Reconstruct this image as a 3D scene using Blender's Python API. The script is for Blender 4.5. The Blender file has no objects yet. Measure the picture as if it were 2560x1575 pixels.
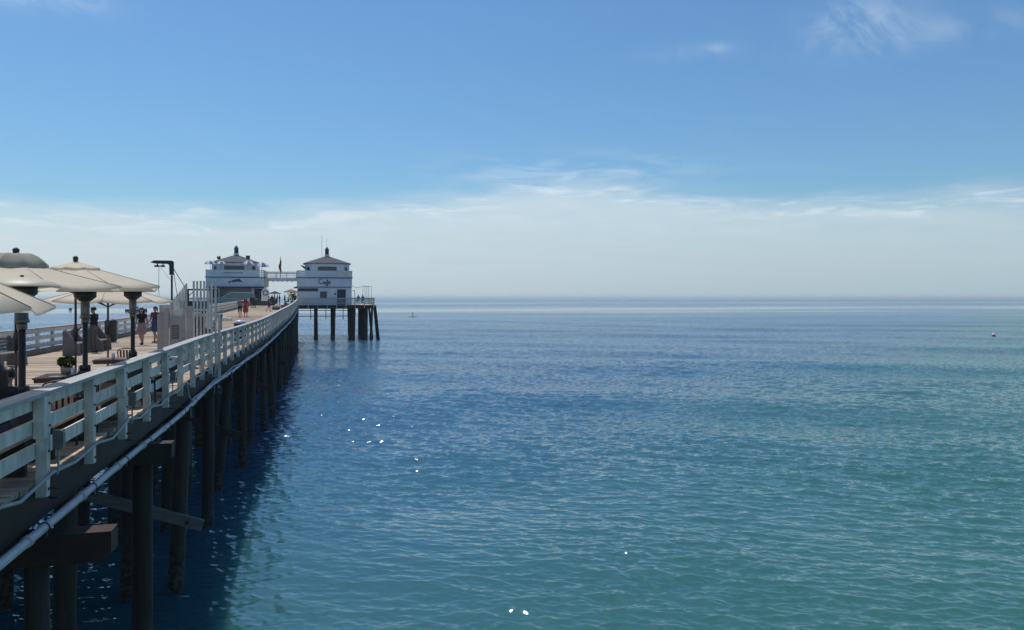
import bpy, bmesh, math, random
import numpy as np
from mathutils import Vector, Matrix, Quaternion

random.seed(7)
RNG = np.random.default_rng(11)
scene = bpy.context.scene
COL = scene.collection

# ------------------------------------------------------------------ camera, sky, sun, exposure
# World frame: +Y runs along the pier away from the viewer, +X to the right, z = 0 is the sea.
CAM_Z = 7.0
FPX = 1920.0 / 2560.0                      # focal length in picture widths
YAW = math.atan2(495.0, 1920.0)            # the view turns to the right of the pier
cam_data = bpy.data.cameras.new('camera')
cam_data.sensor_width = 36.0
cam_data.lens = 36.0 * FPX
cam_data.shift_y = -42.5 / 2560.0
cam_data.clip_start = 0.1
cam_data.clip_end = 60000.0
cam = bpy.data.objects.new('camera', cam_data)
cam.location = (0, 0, CAM_Z)
cam.rotation_euler = (math.radians(90), 0, -YAW)
COL.objects.link(cam)
scene.camera = cam

SUN_EL = math.radians(66)
SUN_AZ = math.radians(-25)                 # from +Y, negative = to the left
world = bpy.data.worlds.new('World')
scene.world = world
world.use_nodes = True
def build_world():
    nt = world.node_tree
    N, L = nt.nodes, nt.links
    N.clear()
    out = N.new('ShaderNodeOutputWorld'); bg = N.new('ShaderNodeBackground')
    bg.inputs['Strength'].default_value = 0.12
    sky = N.new('ShaderNodeTexSky'); sky.sky_type = 'NISHITA'; sky.sun_disc = False
    sky.sun_elevation = SUN_EL; sky.sun_rotation = SUN_AZ
    sky.altitude = 0; sky.air_density = 1.25; sky.dust_density = 0.5; sky.ozone_density = 2.2
    tc = N.new('ShaderNodeTexCoord')
    sep = N.new('ShaderNodeSeparateXYZ'); L.new(tc.outputs['Generated'], sep.inputs[0])
    def M(op, a, b=None, c=None, clamp=False):
        n = N.new('ShaderNodeMath'); n.operation = op; n.use_clamp = clamp
        for i, v in enumerate((a, b, c)):
            if v is None: continue
            if isinstance(v, (int, float)): n.inputs[i].default_value = v
            else: L.new(v, n.inputs[i])
        return n.outputs[0]
    def smooth(v, lo, hi):
        n = N.new('ShaderNodeMapRange'); n.interpolation_type = 'SMOOTHSTEP'
        L.new(v, n.inputs[0]); n.inputs[1].default_value = lo; n.inputs[2].default_value = hi
        n.inputs[3].default_value = 0; n.inputs[4].default_value = 1
        if lo > hi:
            n.inputs[1].default_value = hi; n.inputs[2].default_value = lo
            n.inputs[3].default_value = 1; n.inputs[4].default_value = 0
        return n.outputs[0]
    def noise(vec, scale, detail, rough=0.55, dist=0.0):
        n = N.new('ShaderNodeTexNoise'); n.inputs['Scale'].default_value = scale
        n.inputs['Detail'].default_value = detail; n.inputs['Roughness'].default_value = rough
        n.inputs['Distortion'].default_value = dist
        L.new(vec, n.inputs['Vector']); return n.outputs['Fac']
    x, y, z = sep.outputs
    az = M('ARCTAN2', x, y)                                  # radians from +Y, positive right
    rad = M('SQRT', M('ADD', M('MULTIPLY', x, x), M('MULTIPLY', y, y)))
    el = M('ARCTAN2', z, rad)
    comb = N.new('ShaderNodeCombineXYZ')
    L.new(M('MULTIPLY', az, 1.0), comb.inputs[0]); L.new(M('MULTIPLY', el, 6.0), comb.inputs[1])
    comb2 = N.new('ShaderNodeCombineXYZ')
    L.new(M('MULTIPLY', M('ADD', az, M('MULTIPLY', el, 1.4)), 1.0), comb2.inputs[0])
    L.new(M('MULTIPLY', M('SUBTRACT', el, M('MULTIPLY', az, -0.25)), 2.2), comb2.inputs[1])
    streak = noise(comb.outputs[0], 4.5, 6, 0.55, 0.35)
    streak2 = noise(comb.outputs[0], 13.0, 5, 0.6, 0.5)
    wisp = noise(comb2.outputs[0], 9.0, 7, 0.62, 0.9)
    # a stratus band above the horizon: its upper edge waves with the noise
    da0 = M('DIVIDE', M('SUBTRACT', az, YAW + 0.06), 0.27)
    hump = M('MULTIPLY', M('EXPONENT', M('MULTIPLY', M('MULTIPLY', da0, da0), -1.0)), -0.040)
    hump = M('ADD', hump, M('MULTIPLY', M('SUBTRACT', az, YAW), -0.014))
    edge = M('ADD', M('ADD', el, hump), M('MULTIPLY', M('SUBTRACT', streak, 0.5), -0.075))
    band = M('SUBTRACT', 1.0, smooth(edge, 0.074, 0.130))
    tex = M('ADD', M('ADD', 0.84, M('MULTIPLY', smooth(el, 0.08, 0.0), 0.3)), M('MULTIPLY', M('SUBTRACT', streak2, 0.5), 0.5))
    band = M('MULTIPLY', band, tex, clamp=True)
    # bright crests along the upper edge of the band
    crest = M('MULTIPLY', smooth(edge, 0.074, 0.088), M('SUBTRACT', 1.0, smooth(edge, 0.094, 0.118)))
    crest = M('MULTIPLY', crest, smooth(streak2, 0.47, 0.66))
    # thin high cirrus
    def blob(a0, e0, wa, we):
        da = M('DIVIDE', M('SUBTRACT', az, a0), wa); de = M('DIVIDE', M('SUBTRACT', el, e0), we)
        return M('EXPONENT', M('MULTIPLY', M('ADD', M('MULTIPLY', da, da), M('MULTIPLY', de, de)), -1.0))
    comb3 = N.new('ShaderNodeCombineXYZ'); L.new(az, comb3.inputs[0]); L.new(M('ADD', M('MULTIPLY', el, 1.5), M('MULTIPLY', az, 0.55)), comb3.inputs[1])
    puff = noise(comb3.outputs[0], 13.0, 8, 0.6, 1.1)
    cir = M('ADD', M('MULTIPLY', blob(YAW + 0.425, 0.312, 0.055, 0.030), 1.0),
            M('ADD', M('MULTIPLY', blob(YAW + 0.52, 0.295, 0.08, 0.014), 0.5),
            M('ADD', M('MULTIPLY', blob(YAW - 0.57, 0.325, 0.07, 0.014), 1.2),
            M('ADD', M('MULTIPLY', blob(YAW + 0.262, 0.305, 0.013, 0.005), 0.45), M('MULTIPLY', blob(YAW + 0.23, 0.302, 0.06, 0.010), 0.3)))))
    cir = M('MULTIPLY', cir, smooth(puff, 0.33, 0.66), clamp=True)
    cir = M('ADD', cir, M('MULTIPLY', M('MULTIPLY', blob(YAW + 0.08, 0.160, 0.15, 0.022), smooth(streak2, 0.40, 0.70)), 0.9))
    hi = M('MULTIPLY', M('MULTIPLY', smooth(wisp, 0.5, 0.85), 0.03), smooth(el, 0.13, 0.2))
    mix = N.new('ShaderNodeMix'); mix.data_type = 'RGBA'
    # the band is a little whiter towards the sun's side
    cl = N.new('ShaderNodeCombineXYZ')
    side = smooth(M('ABSOLUTE', M('SUBTRACT', az, SUN_AZ - 0.35)), 0.1, 1.9); hi_ = smooth(el, 0.0, 0.12)
    L.new(M('ADD', M('SUBTRACT', 5.0, M('MULTIPLY', side, 1.5)), M('MULTIPLY', hi_, 1.05)), cl.inputs[0])
    L.new(M('ADD', M('SUBTRACT', 5.72, M('MULTIPLY', side, 1.2)), M('MULTIPLY', hi_, 1.0)), cl.inputs[1])
    L.new(M('ADD', M('SUBTRACT', 6.05, M('MULTIPLY', side, 0.95)), M('MULTIPLY', hi_, 1.1)), cl.inputs[2])
    L.new(M('MULTIPLY', band, 0.96), mix.inputs[0])
    tint = N.new('ShaderNodeMix'); tint.data_type = 'RGBA'; tint.blend_type = 'MULTIPLY'
    tint.inputs[0].default_value = 1.0
    L.new(sky.outputs[0], tint.inputs[6]); tint.inputs[7].default_value = SKY_TINT
    L.new(tint.outputs[2], mix.inputs[6]); L.new(cl.outputs[0], mix.inputs[7])
    mix2 = N.new('ShaderNodeMix'); mix2.data_type = 'RGBA'
    L.new(M('ADD', M('MULTIPLY', crest, 0.55), M('ADD', M('MULTIPLY', cir, 0.36), hi), clamp=True), mix2.inputs[0])
    L.new(mix.outputs[2], mix2.inputs[6]); mix2.inputs[7].default_value = (6.0, 6.9, 7.6, 1)
    L.new(mix2.outputs[2], bg.inputs[0]); L.new(bg.outputs[0], out.inputs[0])
SKY_TINT = (0.48, 0.70, 0.88, 1)
build_world()

sun_data = bpy.data.lights.new('sun', 'SUN')
sun_data.energy = 3.6
sun_data.angle = math.radians(0.5)
sun_data.color = (1.0, 0.95, 0.87)
sun = bpy.data.objects.new('sun', sun_data)
SUN_DIR = Vector((math.sin(SUN_AZ) * math.cos(SUN_EL), math.cos(SUN_AZ) * math.cos(SUN_EL), math.sin(SUN_EL)))
sun.rotation_euler = (-SUN_DIR).to_track_quat('-Z', 'Y').to_euler()
sun.location = (0, 0, 60)
COL.objects.link(sun)

scene.view_settings.view_transform = 'Standard'
scene.view_settings.look = 'None'
scene.view_settings.exposure = 0.0
scene.view_settings.gamma = 1.0
scene.view_settings.use_curve_mapping = False
scene.render.engine = 'CYCLES'
scene.cycles.use_denoising = True
scene.cycles.max_bounces = 6
scene.cycles.diffuse_bounces = 3
scene.cycles.glossy_bounces = 3
scene.cycles.caustics_reflective = False
scene.cycles.caustics_refractive = False

# ------------------------------------------------------------------ materials
MATS = {}
def mat(name, color, rough=0.6, metal=0.0, vary=0.0, scale=4.0, stretch=(1, 1, 1), bump=0.0, dark=None,
        spec=0.4, transl=0.0, rand=0.0, detail=5, bdist=0.01):
    """principled material with procedural colour variation in object space"""
    if name in MATS: return MATS[name]
    m = bpy.data.materials.new(name); m.use_nodes = True
    nt = m.node_tree; N, L = nt.nodes, nt.links
    b = N['Principled BSDF']
    b.inputs['Roughness'].default_value = rough
    b.inputs['Metallic'].default_value = metal
    b.inputs['Specular IOR Level'].default_value = spec
    col = (*color, 1)
    b.inputs['Base Color'].default_value = col
    src = None
    if vary or bump:
        tc = N.new('ShaderNodeNewGeometry'); mp = N.new('ShaderNodeMapping')
        mp.inputs['Scale'].default_value = stretch
        L.new(tc.outputs['Position'], mp.inputs[0])
        nz = N.new('ShaderNodeTexNoise'); nz.inputs['Scale'].default_value = scale
        nz.inputs['Detail'].default_value = detail; nz.inputs['Roughness'].default_value = 0.62
        L.new(mp.outputs[0], nz.inputs['Vector'])
        mr = N.new('ShaderNodeMapRange'); mr.inputs[1].default_value = 0.32; mr.inputs[2].default_value = 0.68
        L.new(nz.outputs['Fac'], mr.inputs[0])
        mx = N.new('ShaderNodeMix'); mx.data_type = 'RGBA'
        d = dark or tuple(c * (1 - vary) for c in color)
        mx.inputs[6].default_value = (*d, 1); mx.inputs[7].default_value = col
        L.new(mr.outputs[0], mx.inputs[0]); src = mx.outputs[2]
        if bump:
            bp = N.new('ShaderNodeBump'); bp.inputs['Strength'].default_value = bump
            bp.inputs['Distance'].default_value = bdist
            L.new(nz.outputs['Fac'], bp.inputs['Height']); L.new(bp.outputs[0], b.inputs['Normal'])
    if rand:
        oi = N.new('ShaderNodeObjectInfo'); mr2 = N.new('ShaderNodeMapRange')
        mr2.inputs[3].default_value = 1 - rand; mr2.inputs[4].default_value = 1 + rand * 0.6
        L.new(oi.outputs['Random'], mr2.inputs[0])
        ml = N.new('ShaderNodeVectorMath'); ml.operation = 'SCALE'
        if src is None:
            rgb = N.new('ShaderNodeRGB'); rgb.outputs[0].default_value = col; src = rgb.outputs[0]
        L.new(src, ml.inputs[0]); L.new(mr2.outputs[0], ml.inputs['Scale']); src = ml.outputs[0]
    if src is not None: L.new(src, b.inputs['Base Color'])
    if transl:
        t = N.new('ShaderNodeBsdfTranslucent'); ms = N.new('ShaderNodeMixShader'); ms.inputs[0].default_value = transl
        if src is not None: L.new(src, t.inputs[0])
        else: t.inputs[0].default_value = col
        L.new(b.outputs[0], ms.inputs[1]); L.new(t.outputs[0], ms.inputs[2])
        L.new(ms.outputs[0], N['Material Output'].inputs['Surface'])
    MATS[name] = m
    return m

WHITE = mat('weathered white paint', (0.79, 0.75, 0.70), 0.55, vary=0.35, scale=5.5, stretch=(1, 1, 0.35), bump=0.15, dark=(0.46, 0.41, 0.34), rand=0.12)
CAPSHADE = mat('shade toned cap boards', (0.42, 0.42, 0.42), 0.65, vary=0.3, scale=4, stretch=(3, 0.5, 3), bump=0.2, rand=0.12)  # cap boards kept darker than the posts, umbrella shade put into the colour
WHITE2 = mat('building white paint', (0.80, 0.80, 0.80), 0.6, vary=0.15, scale=0.9, bump=0.0)
DECK = mat('sun bleached deck timber', (0.62, 0.49, 0.36), 0.8, vary=0.4, scale=2.2, stretch=(0.7, 9, 9), bump=0.5, dark=(0.29, 0.21, 0.14), rand=0.42)
TIMBER = mat('dark tarred timber', (0.050, 0.040, 0.034), 0.8, vary=0.5, scale=2.0, stretch=(1, 1, 0.35), bump=0.6, dark=(0.030, 0.025, 0.022), rand=0.3)
PILE = mat('weathered pile timber', (0.050, 0.042, 0.036), 0.85, vary=0.5, scale=5.0, stretch=(2.2, 2.2, 0.25), bump=0.8, dark=(0.028, 0.026, 0.024), rand=0.3)
def pile_growth(m):
    nt = m.node_tree; N, L = nt.nodes, nt.links; b = N['Principled BSDF']
    old = b.inputs['Base Color'].links[0].from_socket
    g = N.new('ShaderNodeNewGeometry'); sp = N.new('ShaderNodeSeparateXYZ'); L.new(g.outputs['Position'], sp.inputs[0])
    vz = N.new('ShaderNodeTexNoise'); vz.inputs['Scale'].default_value = 9; vz.inputs['Detail'].default_value = 4; L.new(g.outputs['Position'], vz.inputs['Vector'])
    ad = N.new('ShaderNodeMath'); ad.operation = 'MULTIPLY_ADD'; ad.inputs[1].default_value = 1.2; L.new(vz.outputs['Fac'], ad.inputs[0]); L.new(sp.outputs[2], ad.inputs[2])
    mr = N.new('ShaderNodeMapRange'); mr.inputs[1].default_value = 2.1; mr.inputs[2].default_value = 1.2; L.new(ad.outputs[0], mr.inputs[0])
    cr = N.new('ShaderNodeValToRGB'); cr.color_ramp.elements[0].position = 0.42; cr.color_ramp.elements[0].color = (0.022, 0.024, 0.018, 1)
    cr.color_ramp.elements[1].position = 0.68; cr.color_ramp.elements[1].color = (0.075, 0.075, 0.065, 1); L.new(vz.outputs['Fac'], cr.inputs[0])
    mx = N.new('ShaderNodeMix'); mx.data_type = 'RGBA'; L.new(mr.outputs[0], mx.inputs[0]); L.new(old, mx.inputs[6]); L.new(cr.outputs[0], mx.inputs[7])
    L.new(mx.outputs[2], b.inputs['Base Color'])
pile_growth(PILE)
RUSTWOOD = mat('shade darkened reddish timber', (0.065, 0.030, 0.022), 0.8, vary=0.5, scale=3.0, bump=0.6, dark=(0.028, 0.018, 0.015), rand=0.2)  # reddish timber, its colour darkened so the cap beam end reads as shaded
PIPE = mat('pale plastic pipe', (0.50, 0.51, 0.53), 0.45, vary=0.3, scale=3.0, dark=(0.36, 0.37, 0.38))
CONDUIT = mat('grey conduit', (0.36, 0.37, 0.38), 0.5, vary=0.2, scale=5.0)
CANVAS = mat('beige umbrella canvas', (0.95, 0.85, 0.68), 0.85, vary=0.10, scale=2.5, bump=0.1, transl=0.5)
CANVAS_DARK = mat('grey green vent canvas', (0.46, 0.44, 0.36), 0.9, vary=0.2, scale=5, transl=0.3)
STEEL = mat('dark bronze steel', (0.045, 0.045, 0.05), 0.45, metal=0.3, vary=0.2, scale=6)
HEATMESH = mat('heater burner steel', (0.22, 0.21, 0.20), 0.45, metal=0.6, vary=0.4, scale=20)
DOME = mat('pale heater reflector', (0.50, 0.43, 0.32), 0.5, metal=0.0, vary=0.1, scale=3)
REDPOLE = mat('varnished red brown pole', (0.12, 0.045, 0.035), 0.5, vary=0.2, scale=5)
TABLEWOOD = mat('red brown table timber', (0.16, 0.07, 0.05), 0.5, vary=0.3, scale=6, stretch=(6, 1, 6))
TEAK = mat('pale teak boards', (0.50, 0.37, 0.25), 0.7, vary=0.3, scale=4, stretch=(8, 1, 8), rand=0.12)
BENCHGREY = mat('greyed bench timber', (0.20, 0.19, 0.18), 0.8, vary=0.35, scale=4, stretch=(1, 1, 3), rand=0.15)
PLATE = mat('white crockery', (0.82, 0.81, 0.78), 0.25)
SOIL = mat('plant pot clay', (0.42, 0.36, 0.30), 0.8, vary=0.2, scale=10)
LEAF = mat('small green leaves', (0.085, 0.125, 0.030), 0.6, vary=0.5, scale=20, transl=0.25)
BIN = mat('dark blue green bin plastic', (0.022, 0.035, 0.045), 0.5, vary=0.2, scale=4)
BINBLUE = mat('navy bin plastic', (0.012, 0.03, 0.075), 0.45, vary=0.2, scale=4)
BINTOP = mat('pale bin lid', (0.46, 0.48, 0.52), 0.35)
WICKER = mat('tan wicker', (0.40, 0.29, 0.17), 0.8, vary=0.4, scale=12, stretch=(5, 5, 1))
ROOF = mat('grey roof shingles', (0.072, 0.082, 0.102), 0.85, vary=0.25, scale=2)
CUPOLA = mat('dark cupola louvres', (0.045, 0.055, 0.07), 0.7)
GLASSDARK = mat('dark window glass', (0.035, 0.045, 0.055), 0.08, spec=0.6)
TRIM = mat('dark blue grey trim', (0.045, 0.06, 0.085), 0.6)
SIGNINK = mat('dark sign paint', (0.05, 0.065, 0.095), 0.6)
CREAM = mat('cream board', (0.80, 0.76, 0.60), 0.7, transl=0.4)
NAVY = mat('navy umbrella canvas', (0.025, 0.026, 0.05), 0.9)
TERRA = mat('faded red umbrella canvas', (0.42, 0.18, 0.13), 0.9, transl=0.35)
BLUEFAB = mat('blue parasol canvas', (0.14, 0.22, 0.40), 0.85, transl=0.3)
WHITEFAB = mat('white parasol canvas', (0.80, 0.80, 0.80), 0.85, transl=0.3)
FLAGRED = mat('red flag cloth', (0.42, 0.05, 0.05), 0.85, transl=0.3)
FLAGBLUE = mat('blue flag cloth', (0.03, 0.05, 0.18), 0.85)
GREENGLASS = mat('green tinted windscreen', (0.16, 0.24, 0.21), 0.2, spec=0.6)
SKIN = mat('skin', (0.42, 0.24, 0.17), 0.55)
HAIR = mat('dark brown hair', (0.022, 0.014, 0.010), 0.5, vary=0.4, scale=30, stretch=(6, 6, 0.6))
SHOE = mat('dark shoe', (0.03, 0.028, 0.028), 0.6)
EYE = mat('dark eye', (0.02, 0.015, 0.012), 0.3)
FAB = {}
def fabric(r, g, b):
    k = (r, g, b)
    if k not in FAB: FAB[k] = mat('clothing fabric %d' % len(FAB), k, 0.9, vary=0.15, scale=15)
    return FAB[k]
BUOYRED = mat('faded red buoy', (0.50, 0.16, 0.15), 0.5)
BUOYWHITE = mat('white buoy band', (0.8, 0.8, 0.8), 0.4)
HULL = mat('dark boat hull', (0.03, 0.04, 0.055), 0.4)
BOATWHITE = mat('boat white', (0.6, 0.62, 0.64), 0.4)
TANPAINT = mat('beige painted boards', (0.50, 0.44, 0.40), 0.65, vary=0.2, scale=2.5, stretch=(1, 1, 2), rand=0.08)

# ------------------------------------------------------------------ mesh helpers
class MB:
    def __init__(s): s.v = []; s.f = []; s.m = []; s.cur = 0; s.sm = []; s.smooth = False
    def add(s, verts, faces):
        o = len(s.v); s.v.extend([tuple(p) for p in verts])
        for f in faces:
            s.f.append([i + o for i in f]); s.m.append(s.cur); s.sm.append(s.smooth)
        return s
    def box(s, x0, x1, y0, y1, z0, z1, M=None):
        vs = [Vector(p) for p in ((x0, y0, z0), (x1, y0, z0), (x1, y1, z0), (x0, y1, z0), (x0, y0, z1), (x1, y0, z1), (x1, y1, z1), (x0, y1, z1))]
        if M is not None: vs = [M @ p for p in vs]
        return s.add(vs, [(0, 3, 2, 1), (4, 5, 6, 7), (0, 1, 5, 4), (1, 2, 6, 5), (2, 3, 7, 6), (3, 0, 4, 7)])
    def beam(s, a, b, w, h, up=(0, 0, 1)):
        a, b = Vector(a), Vector(b); d = (b - a); 
        u = Vector(up); r = d.cross(u)
        if r.length < 1e-6: r = Vector((1, 0, 0))
        r.normalize(); u2 = r.cross(d).normalized()
        vs = []
        for p in (a, b):
            for sx, sz in ((-1, -1), (1, -1), (1, 1), (-1, 1)):
                vs.append(p + r * (sx * w / 2) + u2 * (sz * h / 2))
        return s.add(vs, [(0, 1, 2, 3), (7, 6, 5, 4), (0, 4, 5, 1), (1, 5, 6, 2), (2, 6, 7, 3), (3, 7, 4, 0)])
    def tube(s, pts, r, n=8, cap=True):
        pts = [Vector(p) for p in pts]; rs = r if isinstance(r, (list, tuple)) else [r] * len(pts)
        sm = s.smooth; s.smooth = True
        vs = []; fs = []; prev = None
        for i, p in enumerate(pts):
            d = (pts[min(i + 1, len(pts) - 1)] - pts[max(i - 1, 0)])
            if d.length < 1e-9: d = Vector((0, 0, 1))
            d.normalize()
            if prev is None:
                ref = Vector((0, 0, 1)) if abs(d.z) < 0.9 else Vector((1, 0, 0))
                a = d.cross(ref).normalized()
            else:
                a = (prev - d * prev.dot(d))
                a = a.normalized() if a.length > 1e-6 else d.cross(Vector((0.3, 0.5, 0.8))).normalized()
            prev = a; b = d.cross(a)
            for k in range(n):
                t = 2 * math.pi * k / n
                vs.append(p + (a * math.cos(t) + b * math.sin(t)) * rs[i])
        for i in range(len(pts) - 1):
            for k in range(n):
                k2 = (k + 1) % n
                fs.append((i * n + k, i * n + k2, (i + 1) * n + k2, (i + 1) * n + k))
        if cap:
            fs.append(tuple(range(n - 1, -1, -1))); e = (len(pts) - 1) * n
            fs.append(tuple(e + k for k in range(n)))
        s.add(vs, fs); s.smooth = sm
        return s
    def lathe(s, prof, c=(0, 0, 0), n=16, cap=True, smooth=True):
        sm = s.smooth; s.smooth = smooth
        vs = []; fs = []; c = Vector(c)
        for r, z in prof:
            for k in range(n):
                t = 2 * math.pi * k / n
                vs.append(c + Vector((r * math.cos(t), r * math.sin(t), z)))
        for i in range(len(prof) - 1):
            for k in range(n):
                k2 = (k + 1) % n
                fs.append((i * n + k, i * n + k2, (i + 1) * n + k2, (i + 1) * n + k))
        if cap:
            fs.append(tuple(range(n - 1, -1, -1))); e = (len(prof) - 1) * n
            fs.append(tuple(e + k for k in range(n)))
        s.add(vs, fs); s.smooth = sm
        return s
    def prism(s, poly, z0, z1):
        n = len(poly)
        vs = [(x, y, z0) for x, y in poly] + [(x, y, z1) for x, y in poly]
        return s.add(vs, [tuple(range(n - 1, -1, -1)), tuple(range(n, 2 * n))] + [(i, (i + 1) % n, (i + 1) % n + n, i + n) for i in range(n)])
    def prism_y(s, poly, y0, y1):            # outline in x,z with depth in y
        n = len(poly)
        vs = [(x, y0, z) for x, z in poly] + [(x, y1, z) for x, z in poly]
        return s.add(vs, [tuple(range(n)), tuple(range(2 * n - 1, n - 1, -1))] + [(i, i + n, (i + 1) % n + n, (i + 1) % n) for i in range(n)])
    def prism_x(s, poly, x0, x1):            # outline in y,z with depth in x
        n = len(poly)
        vs = [(x0, y, z) for y, z in poly] + [(x1, y, z) for y, z in poly]
        return s.add(vs, [tuple(range(n)), tuple(range(2 * n - 1, n - 1, -1))] + [(i, i + n, (i + 1) % n + n, (i + 1) % n) for i in range(n)])
    def mesh(s, name, mats):
        me = bpy.data.meshes.new(name)
        me.from_pydata(s.v, [], s.f)
        for m in (mats if isinstance(mats, (list, tuple)) else [mats]): me.materials.append(m)
        me.polygons.foreach_set('material_index', s.m)
        me.polygons.foreach_set('use_smooth', s.sm)
        me.update()
        bm = bmesh.new(); bm.from_mesh(me); bmesh.ops.recalc_face_normals(bm, faces=bm.faces); bm.to_mesh(me); bm.free()
        return me
    def build(s, name, mats, parent=None, loc=None, rot=None):
        return put(name, s.mesh(name, mats), parent, loc, rot)

def put(name, me, parent=None, loc=None, rot=None):
    o = bpy.data.objects.new(name, me); COL.objects.link(o)
    if parent is not None: o.parent = parent
    if loc is not None: o.location = loc
    if rot is not None: o.rotation_euler = rot
    return o
def tag(o, label=None, cat=None, group=None, kind=None):
    if label: o['label'] = label
    if cat: o['category'] = cat
    if group: o['group'] = group
    if kind: o['kind'] = kind
    return o
def thing(name, label, cat, loc=(0, 0, 0), rz=0.0, group=None):
    o = bpy.data.objects.new(name, None); o.empty_display_size = 0.2
    COL.objects.link(o); o.location = loc; o.rotation_euler = (0, 0, rz)
    return tag(o, label, cat, group)
def dup(root, loc, rz=0.0, label=None, group=None, scale=None):
    r = root.copy(); COL.objects.link(r); r.location = loc; r.rotation_euler = (0, 0, rz)
    if label: r['label'] = label
    if group: r['group'] = group
    if scale: r.scale = (scale,) * 3
    for ch in list(root.children):
        c = ch.copy(); COL.objects.link(c); c.parent = r
        for g in list(ch.children):
            e = g.copy(); COL.objects.link(e); e.parent = c
    return r

CY, SY = math.cos(YAW), math.sin(YAW)
def at(px, d):
    """plan position seen at column px of the photograph at depth d"""
    cx = (px - 1280) / 1920.0 * d
    return (SY * d + CY * cx, CY * d - SY * cx)

def hermite(xs, ys):
    xs = np.array(xs, float); ys = np.array(ys, float)
    g = np.gradient(ys, xs)
    def f(t):
        t = min(max(t, xs[0]), xs[-1])
        i = int(min(max(np.searchsorted(xs, t) - 1, 0), len(xs) - 2))
        h = xs[i + 1] - xs[i]; u = (t - xs[i]) / h
        return float((2*u**3-3*u**2+1)*ys[i] + (u**3-2*u**2+u)*h*g[i] + (-2*u**3+3*u**2)*ys[i+1] + (u**3-u**2)*h*g[i+1])
    return f
bend = hermite([0, 18, 28, 36, 48, 60, 74, 96, 115, 130, 150], [0, 0, -0.03, 0.15, 0.42, 0.60, 0.76, 0.74, 0.58, 0.42, 0.40])
_dz = hermite([0, 16, 23, 30, 40, 60, 80, 100, 120, 136, 160], [4.95, 4.915, 4.905, 4.855, 4.865, 5.11, 5.34, 5.53, 5.72, 5.85, 5.85])
def deckz(t): return _dz(t)
XR, XL = -3.10, -10.40
ZP = 5.85                                   # deck level of the end platform
T_END = 131.0                               # where the pier meets the end platform
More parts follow.
